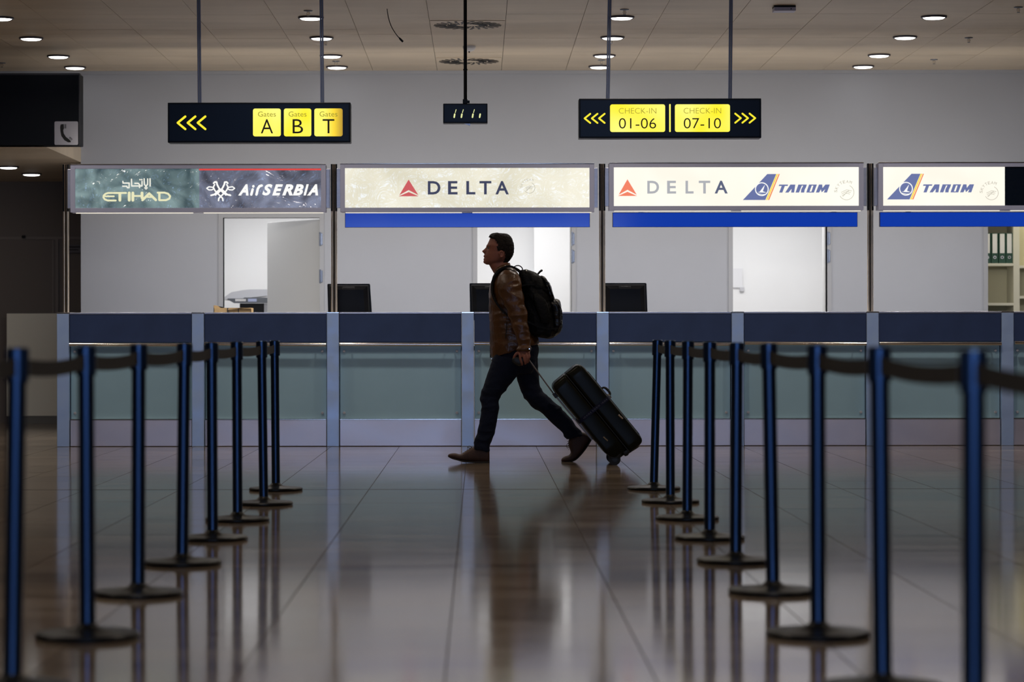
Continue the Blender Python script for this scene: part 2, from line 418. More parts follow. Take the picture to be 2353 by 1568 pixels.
# left alcove: low ceiling, far wall, dark overhead box
lc = obj('ceiling_alcove', box(B(), XL, -3.76 - .30, DLOW + .02, 31.5, ZLOW, ZLOW + .15), 'ceiling', kind='structure')
aw = obj('wall_alcove', box(B(), XL, -4.062, DA, DA + .12, 0, ZLOW), 'alcove_wall', kind='structure')
obj('wall_alcove_side', box(B(), -4.062, -4.0, DW + .12, DA, 0, ZLOW + .15), 'alcove_wall', kind='structure')
g = B()
pbox(g, -60, 186, 543, 549, DA - .015, DA); pbox(g, 128, 134, 549, 960, DA - .02, DA); pbox(g, 120, 124, 549, 960, DA - .008, DA)
obj('door_5', g, mat('alcove_door_trim', (.19, .16, .145), .5), kind='structure')
obj('sensor', pbox(B(), 50, 58, 540, 546, DA - .05, DA - .015, .004), 'black', aw)
t = thing('wall_notice', P(171, 577, 26.9), 'small dark notice plate on the alcove wall between the left post and grey wall', 'notice')
nb = B(); pbox(nb, 153, 186, 561, 580, DA - .03, DA); obj('plate', nb, mat('notice_plate', (.12, .11, .12), .5), t)
nb = B(); pbox(nb, 158, 184, 565, 568, DA - .034, DA - .03); pbox(nb, 158, 180, 572, 574, DA - .034, DA - .03); obj('print', nb, 'ink', t)
t = thing('low_partition', P(78, 970, DA - .3), 'low cream partition with grey skirting left of the counter end', 'partition')
pb = B(); box(pb, -5.36, -4.30, DA - .35, DA - .02, .085, 1.25, .004); obj('panel', pb, 'beige_panel', t)
pb = B(); box(pb, -5.34, -4.30, DA - .34, DA - .02, 0, .085); obj('skirting', pb, mat('skirting_grey', (.16, .155, .14), .5), t)

t = thing('overhead_sign_box', (-6.2, DLOW, ZLOW), 'long dark overhead box with a white telephone pictogram at its right end', 'sign')
bb = B(); box(bb, XL + .02, P(184, 0, DLOW).x, DLOW, DLOW + .22, ZLOW, 3.435, .006); obj('housing', bb, 'darkbox', t)
bb = B(); box(bb, XL + .02, P(184, 0, DLOW).x - .0, DLOW - .006, DLOW + .10, 3.425, 3.442); box(bb, P(182, 0, DLOW).x, P(184.5, 0, DLOW).x, DLOW - .006, DLOW, ZLOW, 3.43); obj('edge_trim', bb, mat('box_trim', (.05, .05, .055), .4, .5), t)
ph = obj('pictogram', pprism(B(), rrect(126, 180, 278, 332, 3), DLOW - .001, .004), 'white_sq', t)
q = [(500, 1015), (524, 1012), (526, 1046), (520, 1062), (524, 1088), (543, 1118), (562, 1132), (580, 1148), (582, 1161), (560, 1162), (530, 1145), (505, 1110), (497, 1070), (495, 1035)]
hb = pprism(B(), [(x / 3.563, y / 3.563) for x, y in q], DLOW - .005, .002)
stroke(hb, [(533 / 3.563, 1014 / 3.563), (533 / 3.563, 1046 / 3.563)], 1.2, DLOW - .005, .002); stroke(hb, [(541 / 3.563, 1014 / 3.563), (541 / 3.563, 1046 / 3.563)], 1.4, DLOW - .005, .002)
stroke(hb, [(568 / 3.563, 1124 / 3.563), (588 / 3.563, 1143 / 3.563)], 1.2, DLOW - .005, .002); stroke(hb, [(574 / 3.563, 1118 / 3.563), (594 / 3.563, 1137 / 3.563)], 1.4, DLOW - .005, .002)
obj('handset_symbol', hb, 'ink', ph)

# ------------------------------------------------------------------ ceiling fittings
def make_light(loc, label, group, r=.098):
    t = thing('ceiling_light', loc, label, 'ceiling light', group)
    c = Vector(loc)
    b = B(); lathe(b, [(r - .004, .0), (r + .012, -.0), (r + .012, -.010), (r + .004, -.018), (r - .004, -.014), (r - .004, 0)], c, 36); obj('ring', b, 'ring', t, smooth=True)
    b = B(); lathe(b, [(r - .004, -.004), (r - .006, -.014), (r * .8, -.022), (r * .4, -.027), (0, -.028)], c, 36); obj('lens', b, 'lens', t, smooth='all')
    return t
colx = {-4.05: 'above the telephone box', -1.42: 'beside the right pole of the gates sign', 1.215: 'behind the left pole of the check-in sign', 3.865: 'at upper right'}
rowd = [(22.15, 'front one of four'), (23.65, 'second from front of four'), (25.18, 'second from wall of four'), (26.22, 'rearmost one of four')]
for x, cn in colx.items():
    for d, rn in rowd:
        make_light((x, d, ZC), 'round white downlight, %s %s' % (rn.replace('front one of four', 'front').replace('rearmost one of four', 'rearmost').replace(' of four', ''), cn), 'downlights in the hall ceiling')
for x, y in HALL: make_light((x, y, ZC), 'assumed round ceiling downlight above the queueing area, outside the picture', 'assumed downlights over the queueing area')
for x in (-6.69, 6.5):
    for d, rn in rowd: make_light((x, d, ZC), 'round recessed downlight beyond the picture edge, %s, %s side' % (rn.replace(' of four', ''), 'left' if x < 0 else 'right'), 'downlights in the hall ceiling')
p = P(20, 381, 27.3); make_light((p.x, 27.3, ZLOW), 'round downlight in the low alcove ceiling at the left picture edge', 'downlights in the alcove')
p = P(73, 398, 28.5); make_light((p.x, 28.5, ZLOW), 'round downlight in the low alcove ceiling left of the counter post', 'downlights in the alcove')

def sprinkler(px, py, label, sc=1.):
    # hangs below the ceiling; plate depth from the pixel row
    d = 2.7 * F / (CY - (py - 4))
    c = Vector(((px - CX) * d / F, d, ZC))
    t = thing('sprinkler', c, label, 'sprinkler', 'sprinkler heads')
    b = B(); lathe(b, [(0, 0), (.038, 0), (.036, -.005), (.012, -.009), (0, -.009)], c, 20); obj('plate', b, 'hinge', t, smooth=True)
    b = B()
    for s in (-1, 1): 
        ringcyl(b, c + Vector((s * .006, 0, -.008)), c + Vector((s * .013, 0, -.024)), .0022, n=8); ringcyl(b, c + Vector((s * .013, 0, -.024)), c + Vector((s * .003, 0, -.042)), .0022, n=8)
    ringcyl(b, c + Vector((0, 0, -.008)), c + Vector((0, 0, -.035)), .004, n=8)
    obj('frame_arms', b, 'chrome', t, smooth=True)
    b = B(); lathe(b, [(0, -.042), (.013, -.043), (.013, -.046), (0, -.046)], c, 14); obj('deflector', b, 'hinge', t)
for px, py, lb in ((709, 28, 'sprinkler head above the front lamp by the gates sign pole'), (749, 96, 'sprinkler head between two lamps right of the gates sign pole'), (773, 144, 'faint sprinkler head nearest the wall right of the gates sign pole'),
                   (1436, 26, 'sprinkler head above the front lamp by the check-in sign pole'), (1405, 93, 'sprinkler head half hidden behind the check-in sign pole'), (1383, 142, 'faint sprinkler head nearest the wall by the check-in sign'),
                   (2227, 92, 'sprinkler head right of the upper right lamps'), (2147, 142, 'sprinkler head nearest the wall at upper right'), (2341, 22, 'sprinkler head at the top right corner of the picture'), (5, 147, 'sprinkler head at the left picture edge above the dark box')):
    sprinkler(px, py, lb)

def diffuser(cx, d, label, r=.29):
    t = thing('air_diffuser', (cx, d, ZC), label, 'air diffuser', 'swirl air diffusers')
    b = box(B(), cx - .32, cx + .32, d - .32, d + .32, ZC - .004, ZC - .0005); obj('face_plate', b, 'ceiling', t)
    for i in range(24):
        a = 2 * math.pi * i / 24; b = B()
        for (r0, r1, w) in ((.10, .17, .008), (.19, r, .012)):
            dr = Vector((math.cos(a), math.sin(a), 0)); tn = Vector((-dr.y, dr.x, 0))
            q0 = Vector((cx, d, ZC - .0045)) + dr * r0; q1 = Vector((cx, d, ZC - .0045)) + dr * r1 + tn * .05
            vs = [bm_v for bm_v in (b.verts.new(q0 + tn * w), b.verts.new(q0 - tn * w), b.verts.new(q1 - tn * w), b.verts.new(q1 + tn * w))]
            up = [b.verts.new(v.co + Vector((0, 0, -.003))) for v in vs]
            b.faces.new(vs); b.faces.new(up[::-1])
            for k in range(4): b.faces.new((vs[k], up[k], up[(k + 1) % 4], vs[(k + 1) % 4]))
        obj('slot', b, 'black', t)
diffuser(-.093, 22.72, 'square swirl air diffuser with dark slots behind the clock pole, nearer one')
diffuser(-.093, 25.72, 'paler swirl air diffuser behind the clock pole, close to the wall')
c = P(1079, 105, 24.4); c.z = ZC
t = thing('smoke_detector', c, 'small white dome detector on the ceiling beside the clock pole', 'detector')
b = B(); lathe(b, [(0, 0), (.06, 0), (.06, -.02), (.045, -.04), (.02, -.05), (0, -.05)], c, 24); obj('dome', b, 'white_wall', t, smooth=True)
b = B(); lathe(b, [(0, -.05), (.008, -.05), (.006, -.06), (0, -.062)], c, 12); obj('sensor_tip', b, 'black', t)
d = 21.4
t = thing('ceiling_sensor_box', P(1805, 14, d), 'small blue-grey box fixed under the ceiling at the top right', 'sensor')
a = P(1780, 24, d); b2 = P(1830, 10, d)
b = B(); box(b, a.x, b2.x, d, d + .14, ZC - .045, ZC - .014, .004); obj('housing', b, 'frame', t)
b = B(); box(b, a.x, b2.x, d + .01, d + .15, ZC - .014, ZC, 0); obj('mounting_plate', b, 'black', t)
b = B(); ringcyl(b, (b2.x - .04, d - .003, ZC - .03), (b2.x - .04, d, ZC - .03), .005, n=10); obj('indicator', b, 'black', t)
# hanging cable
d = 21.6
t = thing('loose_cable', P(890, 12, d), 'thin dark cable hanging loose from the ceiling left of the clock', 'cable')
b = B(); pts = [P(889, 4, d), P(890, 12, d), P(891, 25, d), P(894, 42, d), P(900, 60, d), P(910, 77, d), P(919, 88, d)]
pts[0].z = ZC
rows = catmull([list(p) for p in pts], 6)
for p, q_ in zip(rows, rows[1:]): ringcyl(b, p, q_, .0035, n=8)
obj('wire', b, 'black', t, smooth=True)
b = B(); ringcyl(b, P(918, 86, d), P(921, 90, d), .005, .009, n=10); ringcyl(b, P(921, 90, d), P(927, 96, d), .009, .008, n=10); obj('plug', b, 'black', t, smooth=True)
b = B(); ringcyl(b, P(885, 12, d), P(890, 12.5, d), .004, n=8); obj('clip', b, 'black', t)

# ------------------------------------------------------------------ check-in counter: pillars and bays
PX = [145 + 310 * i for i in range(9)]
place = ['at the far left end', 'behind the second and third posts of the left row', 'left of the open gap', 'behind the walking man\'s front leg', 'behind the suitcase', 'right of the suitcase, behind the right row', 'between the two nearest right-hand posts', 'near the right picture edge']
def pillar(x, label):
    c = P(x, CY + F / DC, DC); c.z = 0
    t = thing('counter_pillar', c, label, 'pillar', 'pillars of the counter')
    b = B(); box(b, c.x - .0545, c.x + .0545, DC - .012, DC + .35, 0, 1.195, .004); obj('shaft', b, 'pillar', t)
    b = B(); box(b, c.x - .056, c.x + .056, DC - .014, DC + .35, 1.195, 1.207, .002); obj('cap', b, 'chrome', t)
plab = ['brushed blue-grey pillar at the far left end of the counter', 'brushed pillar behind the fourth and fifth farthest posts of the left belt row', 'brushed pillar just right of the left belt row, under the post between first two signs', 'brushed pillar directly behind the man\'s front leg',
        'brushed pillar behind the top of the suitcase', 'brushed pillar behind the fifth farthest post of the right belt row', 'brushed pillar beneath the post between the two right-hand signs', 'brushed pillar between the nearest right-hand belt post and the picture edge', 'brushed pillar beyond the right edge']
for x, l in zip(PX, plab): pillar(x, l)
blab = ['first counter bay at the left end, crossed by three belt posts', 'second counter bay, behind the far posts of the left belt row', 'unobstructed counter bay in the open gap left of the man', 'counter bay behind the walking man', 'counter bay between suitcase and right belt row', 'counter bay behind the fifth to seventh posts of the right row', 'counter bay behind the two nearest right-hand posts', 'counter bay cut by the right picture edge']
for i in range(8):
    x0 = (PX[i] - CX) / 256 * .9999 + .058; x1 = (PX[i + 1] - CX) / 256 - .058
    t = thing('counter_bay', ((x0 + x1) / 2, DC, 0), blab[i], 'counter', 'bays of the counter')
    b = B(); box(b, x0, x1, DC, DC + .03, .937, 1.19, .002); obj('upper_panel', b, 'navy_panel', t)
    b = B(); box(b, x0, x1, DC - .004, DC + .45, 1.19, 1.205, .002); obj('counter_top', b, 'steel', t)
    b = B(); ringcyl(b, (x0 + .002, DC - .028, .918 + (.006 if i % 2 else 0)), (x1 - .002, DC - .028, .914), .0165, n=20); hr = obj('handrail', b, 'chrome', t, smooth=True)
    b = B()
    for xx in (x0 + .1, x1 - .1): ringcyl(b, (xx, DC - .02, .916), (xx, DC + .04, .916), .006, n=10)
    obj('rail_bracket', b, 'steel', hr)
    b = B(); box(b, x0 + .003, x1 - .003, DC + .05, DC + .062, .247, .935, .002); gp = obj('glass_panel', b, 'teal_glass', t)
    for xx in (x0 + .04, x1 - .04):
        for z in (.30, .855):
            b = B(); ringcyl(b, (xx, DC + .040, z), (xx, DC + .05, z), .013, .013, n=20); ringcyl(b, (xx, DC + .037, z), (xx, DC + .04, z), .009, .012, n=20); obj('bolt', b, 'copier', gp, smooth=True)
    b = B(); box(b, x0 + .003, x1 - .003, DC + .02, DC + .04, .004, .238, .002); obj('kick_plate', b, 'kick', t)
    b = B(); box(b, x0, x1, DC + .064, DC + .30, 0, 1.19); obj('carcass', b, 'rubber', t)
    b = B(); box(b, x0 + .003, x1 - .003, DC + .018, DC + .06, .238, .246); obj('edge_strip', b, 'chrome', t)
# staff worktop behind the counter
t = thing('staff_desk', (.5, 24.15, 0), 'long grey staff worktop hidden behind the counter', 'desk')
b = B(); box(b, -3.5, 6.0, DC + .46, 24.6, .86, .90, .003); obj('worktop', b, 'desk', t)
for x in (-3.4, -1.0, 1.4, 3.8, 5.9):
    b = B(); box(b, x - .02, x + .02, DC + .5, 24.55, 0, .86); obj('leg', b, 'desk', t)

# sign posts on the counter
DP = 23.60
for i, (x, l) in enumerate(((152, 'twin steel post at the left end of the sign row'), (768, 'twin steel post between the first and second lit signs'), (1384, 'twin steel post between the second and third lit signs'), (2000, 'twin steel post between the third and fourth lit signs'), (2616, 'twin steel post beyond the right edge'))):
    c = P(x, 717, DP); c.z = 1.206
    t = thing('sign_post', c, l, 'post', 'posts carrying the signs')
    ztop = P(x, 377, DP).z
    for s in (-1, 1):
        b = B(); ringcyl(b, (c.x + s * .016, DP, 1.206), (c.x + s * .016, DP, ztop), .011, n=16); obj('tube', b, 'bronze', t, smooth=True)
    b = B(); box(b, c.x - .005, c.x + .005, DP + .004, DP + .014, 1.206, ztop); obj('rear_web', b, 'black', t)
    b = B(); box(b, c.x - .0285, c.x - .012, DP - .018, DP + .02, P(x, 485, DP).z, ztop, .002); box(b, c.x + .012, c.x + .0285, DP - .018, DP + .02, P(x, 485, DP).z, ztop, .002); obj('bracket_sleeve', b, 'black', t)

# ------------------------------------------------------------------ lit signs
DS = DC
def lightbox(x0, x1, y0, y1, label, faces, tube=True):
    """outer pixel box; faces = [(x0,x1,material)] ; returns the thing"""
    c = P((x0 + x1) / 2, y1, DS)
    t = thing('lightbox_sign', c, label, 'sign', 'lit signs above the counter')
    a = P(x0, y1, DS); b_ = P(x1, y0, DS)
    fx0, fx1, fy0, fy1 = x0 + 11, x1 - 11, y0 + 9, y1 - 10
    ia = P(fx0, fy1, DS); ib = P(fx1, fy0, DS)
    bm = B()
    box(bm, a.x, ia.x, DS, DS + .16, a.z, b_.z, .002); box(bm, ib.x, b_.x, DS, DS + .16, a.z, b_.z, .002)
    box(bm, ia.x, ib.x, DS, DS + .16, a.z, ia.z, .002); box(bm, ia.x, ib.x, DS, DS + .16, ib.z, b_.z, .002)
    box(bm, ia.x, ib.x, DS + .14, DS + .16, ia.z, ib.z)
    obj('frame', bm, 'frame', t)
    bm = B(); box(bm, a.x, b_.x, DS - .004, DS + .05, b_.z, b_.z + .008, .001); obj('top_strip', bm, 'chrome', t)
    out = []
    for (u0, u1, m) in faces:
        p = P(u0, fy1, DS); q_ = P(u1, fy0, DS)
        bm = B(); box(bm, p.x, q_.x, DS + .012, DS + .02, p.z, q_.z); out.append(obj('face', bm, m, t))
    if tube:
        for (u0, u1) in ((x0 + 12, (x0 + x1) / 2 - 12), ((x0 + x1) / 2 + 12, x1 - 6)):
            p = P(u0, y1 + 1.5, DS); q_ = P(u1, y1 + 1.5, DS); bm = B(); ringcyl(bm, p + Vector((0, .03, 0)), q_ + Vector((0, .03, 0)), .004, n=12); obj('light_strip', bm, 'tube', t)
    for xx, s in ((x0, -1), (x1, 1)):
        p = P(xx, fy1, DS); q_ = P(xx, fy0, DS); bm = B(); box(bm, min(p.x, p.x + s * .034), max(p.x, p.x + s * .034), DS + .05, DS + .12, p.z, q_.z, .002); obj('end_bracket', bm, 'steel', t)
    return t, out
DF = DS + .0115      # plane of the printing
def piece(name, bm, m, par): return obj(name, bm, m, par)
def letters(par, s, boxes, m, off=.02, **k):
    bm = B()
    for ch, (a, b_, y0, y1) in zip(s, boxes): text_bm(ch, a, b_, y0, y1, DF, offset=off, bm=bm, **k)
    return obj('lettering', bm, m, par)
def tri_logo(par, cx, y0, y1, w, m):
    h = y1 - y0; bm = B()
    def u(a, b_): return (cx + a * w / 2, y0 + b_ * h)
    pprism(bm, [u(0, 0), u(.28, .27), u(.97, .93), u(0, .63), u(-.93, .93), u(-.28, .27)][:6], DF, .002)
    pprism(bm, [u(0, .75), u(1, 1), u(-1, 1)], DF, .002)
    return obj('triangle_emblem', bm, m, par)
def globe_logo(par, cx, cy, r, m, txt_r, ts, a_from=187, a_to=292):
    bm = B()
    stroke(bm, circ(cx, cy, r, 24, -65, 150), 1.1, DF, .002)
    for k in range(3):
        dy = -3.0 * r / 13 + k * 3.0 * r / 13
        stroke(bm, [(cx - r * .72 + k, cy + dy + r * .22), (cx - r * .35, cy + dy + r * .05), (cx, cy + dy - r * .12), (cx + r * .35, cy + dy - r * .05), (cx + r * (.7 - .15 * k), cy + dy + r * .02)], 1.0, DF, .002)
    stroke(bm, [(cx - r * .5, cy + r * .55), (cx - r * .1, cy + r * .1), (cx + r * .35, cy - r * .3)], 1.0, DF, .002)
    for i, ch in enumerate('SKYTEAM'):
        a = R(a_from + (a_to - a_from) * i / 6); x = cx + txt_r * math.cos(a); y = cy + txt_r * math.sin(a)
        text_bm(ch, x - ts * .5, x + ts * .5, y - ts * .6, y + ts * .6, DF, bm=bm, t=.002, rot=a + math.pi / 2)
    return obj('globe_emblem', bm, m, par)
def tail_logo(par, X, Y, sc, cr):
    """coordinates of the tail in zoom pixels mapped by X(),Y()"""
    bm = pprism(B(), [(X(1470), Y(153)), (X(1547), Y(153)), (X(1453), Y(376)), (X(1260), Y(376))], DF, .002); e = obj('tail_emblem', bm, 'p_slate', par)
    obj('yellow_stripe', pprism(B(), [(X(1549), Y(153)), (X(1563), Y(153)), (X(1472), Y(376)), (X(1457), Y(376))], DF, .002), 'p_yellow', e)
    obj('orange_stripe', pprism(B(), [(X(1567), Y(153)), (X(1577), Y(153)), (X(1486), Y(376)), (X(1475), Y(376))], DF, .002), 'p_orange', e)
    bm = B(); stroke(bm, circ(X(1423), Y(283), 55 / sc, 26), 2.2, DF - .0021, .001, closed=True)
    pprism(bm, [(X(1450), Y(245)), (X(1430), Y(305)), (X(1402), Y(308))], DF - .0021, .001)
    pprism(bm, [(X(1385), Y(310)), (X(1430), Y(300)), (X(1462), Y(312)), (X(1430), Y(312))], DF - .0021, .001)
    stroke(bm, [(X(1390), Y(322)), (X(1430), Y(330)), (X(1460), Y(326))], 1.2, DF - .0021, .001)
    obj('bird_roundel', bm, 'p_white', e)
M['p_slate'] = emit('print_slate_blue', (.135, .17, .37), 1.0); M['p_yellow'] = emit('print_yellow', (1, .72, .10), 1.0); M['p_orange'] = emit('print_orange', (.90, .26, .08), 1.0)
M['p_white'] = emit('print_white', (1, 1, .96), 1.0); M['p_grey'] = emit('print_grey', (.42, .43, .46), 1.0); M['p_navy'] = emit('print_navy', (.040, .048, .10), 1.0); M['p_navy2'] = emit('print_navy_washed', (.10, .12, .20), 1.0)
M['p_red'] = emit('print_red', (.60, .10, .11), 1.0); M['p_redo'] = emit('print_orange_red', (.90, .22, .12), 1.0); M['p_bar'] = emit('print_red_bar', (.75, .06, .05), 1.0)
M['p_pale'] = emit('print_pale_yellow', (.80, .78, .50), 1.0); M['p_cream'] = emit('print_cream', (.85, .84, .74), 1.0); M['p_faint'] = emit('print_faint_grey', (.50, .48, .40), 1.0)

# sign 1: teal and grey halves
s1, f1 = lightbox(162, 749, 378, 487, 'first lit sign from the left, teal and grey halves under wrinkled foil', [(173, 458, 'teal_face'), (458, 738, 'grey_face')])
k = 3.735
def z3(p): return (140 + p[0] / k, 360 + p[1] / k)
bm = B()
def zE(p): return (225 + p[0] / 13.07, 395 + p[1] / 13.07)
for pl, w in (([(440, 622), (310, 622), (235, 648), (178, 700), (172, 755), (215, 815), (300, 848), (540, 848)], 4.2), ([(225, 722), (485, 722)], 3.8), ([(480, 622), (850, 622)], 4.4), ([(665, 640), (665, 840)], 6.4), ([(945, 622), (945, 840)], 6.4),
              ([(1055, 622), (1055, 840)], 6.4), ([(1080, 712), (1310, 712)], 4.0), ([(1330, 622), (1330, 770)], 6.4), ([(1345, 835), (1545, 640), (1745, 835)], 5.6), ([(1500, 745), (1625, 745)], 3.8), ([(1800, 615), (2000, 615), (2110, 645), (2175, 720), (2150, 795), (2050, 840), (1850, 840)], 4.4), ([(1850, 640), (1850, 830)], 5.2)):
    stroke(bm, [zE(p) for p in pl], w, DF, .002)
obj('lettering', bm, 'p_pale', f1[0])
bm = B()
for pl, w in (([(755, 275), (762, 325), (945, 325), (940, 465), (892, 465), (872, 420), (750, 420)], 3.0), ([(1015, 210), (1020, 412), (1330, 412), (1332, 275)], 3.0), ([(1268, 222), (1270, 224)], 3.6), ([(1322, 222), (1324, 224)], 3.6), ([(1115, 332), (1215, 332), (1262, 380), (1255, 460)], 3.0),
              ([(1395, 195), (1400, 360), (1447, 425), (1500, 360), (1500, 200)], 2.8), ([(1450, 432), (1488, 470), (1450, 508), (1412, 470), (1450, 432)], 2.4), ([(1572, 195), (1574, 415)], 3.2)):
    stroke(bm, [zE(p) for p in pl], w, DF, .002)
obj('arabic_lettering', bm, 'p_cream', f1[0])
obj('red_bar', pprism(B(), [(458, 386.5), (738, 386.5), (738, 390.8), (458, 390.8)], DF, .003), 'p_bar', f1[1])
bm = B()
def zS(p): return (465 + p[0] / 8.404, 400 + p[1] / 8.404)
for ch, a, b_, y0 in (('A', 695, 895, 193), ('S', 1160, 1358, 190), ('E', 1352, 1560, 195), ('R', 1545, 1760, 195), ('B', 1750, 1960, 195), ('I', 1958, 2058, 195), ('A', 2032, 2238, 195)):
    text_bm(ch, zS((a, 0))[0], zS((b_, 0))[0], zS((0, y0))[1], zS((0, 410))[1], DF, offset=.045, shear=.34, bm=bm)
stroke(bm, [zS((948, 392)), zS((975, 292))], 5.6, DF, .002); stroke(bm, [zS((988, 236)), zS((990, 230))], 5.6, DF, .002)
stroke(bm, [zS((1048, 392)), (zS((1075, 280))), zS((1105, 232)), zS((1150, 218))], 5.6, DF, .002)
obj('lettering', bm, 'p_white', f1[1])
bm = B()
for sgn in (1, -1):
    for pl, w in (([(222, 172), (245, 148), (280, 152), (290, 200), (320, 260), (358, 310), (430, 375), (500, 395), (545, 406)], 3.8), ([(88, 270), (130, 240), (200, 250), (228, 275), (190, 300), (130, 302), (88, 270)], 2.6),
                  ([(240, 200), (215, 250), (245, 312), (330, 400), (395, 465), (400, 508)], 3.2), ([(262, 402), (240, 382), (280, 340), (340, 285)], 3.0)):
        stroke(bm, [zS((358 + sgn * (p[0] - 358), p[1])) for p in pl], w, DF, .002)
obj('eagle_emblem', bm, 'p_white', f1[1])

# sign 2
s2, f2 = lightbox(782, 1366, 377, 487, 'second lit sign, wrinkled cream face with red triangle and navy letters', [(793, 1356, 'cream_face')])
tri_logo(f2[0], 939.5, 412.7, 451, 46, 'p_red')
def bx(xs, y0, y1, ox): return [(ox + a / k, ox * 0 + ox + b_ / k, 360 + y0 / k, 360 + y1 / k) for a, b_ in xs]
letters(f2[0], 'DELTA', bx([(835, 943), (1008, 1090), (1165, 1243), (1278, 1380), (1415, 1530)], 210, 325, 760), 'p_navy')
globe_logo(f2[0], 1217, 432, 12.5, 'p_faint', 19, 4.2)
# sign 3
s3, f3 = lightbox(1400, 1985, 376, 484, 'third lit sign, white face with orange triangle and blue tail emblem', [(1410, 1975, 'white_face')])
tri_logo(f3[0], 1370 + 270 / k, 412.7, 451, 44, 'p_redo')
letters(f3[0], 'DELT', bx([(440, 541), (610, 687), (768, 837), (882, 980)], 210, 320, 1370), 'p_grey')
letters(f3[0], 'A', bx([(1018, 1130)], 210, 320, 1370), 'p_navy2')
tail_logo(f3[0], lambda x: 1370 + x / k, lambda y: 360 + y / k, k, 0)
TAR = [[(-262, 350), (20, 350), (5, 395), (-85, 395), (-165, 605), (-265, 605), (-185, 395), (-280, 395)], [(90, 350), (250, 350), (210, 605), (115, 605), (130, 485), (30, 605), (-75, 605)],
       [(345, 350), (615, 350), (590, 430), (545, 515), (530, 605), (425, 605), (436, 505), (500, 385), (455, 385), (365, 605), (255, 605)],
       [(685, 350), (810, 350), (810, 385), (770, 385), (700, 575), (730, 575), (720, 605), (595, 605)], [(810, 350), (935, 350), (840, 605), (720, 605), (730, 575), (760, 575), (822, 385), (810, 385)],
       [(1000, 350), (1105, 350), (1112, 465), (1205, 350), (1345, 350), (1255, 605), (1150, 605), (1200, 500), (1085, 600), (1060, 500), (1005, 605), (900, 605)]]
def tarom(par, ox):
    bm = B()
    for pl in TAR: pprism(bm, [(1810 + ox + x / 13.84, 400 + y / 13.84) for x, y in pl], DF, .002)
    obj('lettering', bm, 'p_slate', par)
tarom(f3[0], 0)
globe_logo(f3[0], 1370 + 2150 / k, 360 + 312 / k, 17, 'p_faint', 25, 5.5)
# sign 4
k4 = 4.237
s4, f4 = lightbox(2019, 2603, 376, 484, 'fourth lit sign, white face with blue tail emblem and dark blank right part', [(2029, 2310, 'white_face'), (2310, 2592, 'dark_face')])
sx = (1180 - 333) / k4 / ((2005 - 1260) / k)
X4 = lambda x: 1960 + 333 / k4 + (x - 1260) / k * sx
tail_logo(f4[0], X4, lambda y: 360 + (173 + (y - 153) * 250 / 223) / k4, k, 0)
tarom(f4[0], 331.5)
globe_logo(f4[0], 1960 + 1350 / k4, 360 + 362 / k4, 15.5, 'p_faint', 24, 5.5)
# blue displays below the signs
for x0, x1, l in ((793, 1356, 'long blue display strip under the wrinkled cream sign'), (1408, 1971, 'long blue display strip under the sign with orange triangle'), (2022, 2590, 'long blue display strip under the rightmost sign, cut by the picture edge')):
    t = thing('display_strip', P((x0 + x1) / 2, 522, DS + .03), l, 'display', 'blue display strips')
    b = B(); pbox(b, x0, x1, 489, 522.5, DS + .034, DS + .08, 0, DS + .03); obj('housing', b, 'black', t)
    b = B(); pbox(b, x0 + 1, x1 - 1, 490, 522, DS + .030, DS + .034, 0, DS + .03); obj('screen', b, 'blue_face', t)
    b = B()
    for xx in (x0 + 60, x1 - 60): pbox(b, xx, xx + 12, 484, 490, DS + .04, DS + .06)
    obj('hanger', b, 'steel', t)

# ------------------------------------------------------------------ hanging direction signs and clock
DH = 20.0
def hang_sign(x0, x1, y0, y1, poles, label, d=DH):
    c = P((x0 + x1) / 2, y1, d); t = thing('hanging_sign', c, label, 'sign', 'hanging direction signs')
    b = B(); pbox(b, x0, x1, y0, y1, d, d + .16, .004); hs = obj('housing', b, 'signedge', t)
    b = B(); pbox(b, x0 + 4, x1 - 4, y0 + 4, y1 - 4, d - .003, d); fp = obj('front_panel', b, 'signnavy', t)
    for (xt, xb) in poles:
        p = P(xb, y0, d); q_ = P(xt, 0, d); q_.z = ZC; q_.x = p.x + (P(xt, 0, d).x - p.x) * (ZC - p.z) / (P(xt, 0, d).z - p.z)
        for s in (-1, 1):
            b = B(); ringcyl(b, p + Vector((s * .0075, .08, 0)), q_ + Vector((s * .0075, .08, 0)), .0072, n=12); po = obj('pole', b, 'pole_blue', t, smooth=True)
        b = B(); lathe(b, [(0, 0), (.05, 0), (.05, -.012), (.02, -.02), (0, -.02)], (q_.x, q_.y + .08, ZC), 20); obj('ceiling_mount', b, 'pole_blue', t, smooth=True)
    return t, fp
def chevrons(par, xs, y0, y1, w, direction, sw, d=DH, m='yellow_dim', flip=False):
    for x in xs:
        b = B(); xa, xb = (x, x + w) if direction < 0 else (x + w, x)
        stroke(b, [(xb, y0), (xa, (y0 + y1) / 2), (xb, y1)], sw, d - .0032, .003); obj('arrow', b, m, par)
t1, fp = hang_sign(386, 806, 235, 327, [(455, 457), (738, 740)], 'hanging navy sign with yellow gate squares A, B and T')
chevrons(fp, [409, 432, 455], 267, 296, 17.5, -1, 5.0)
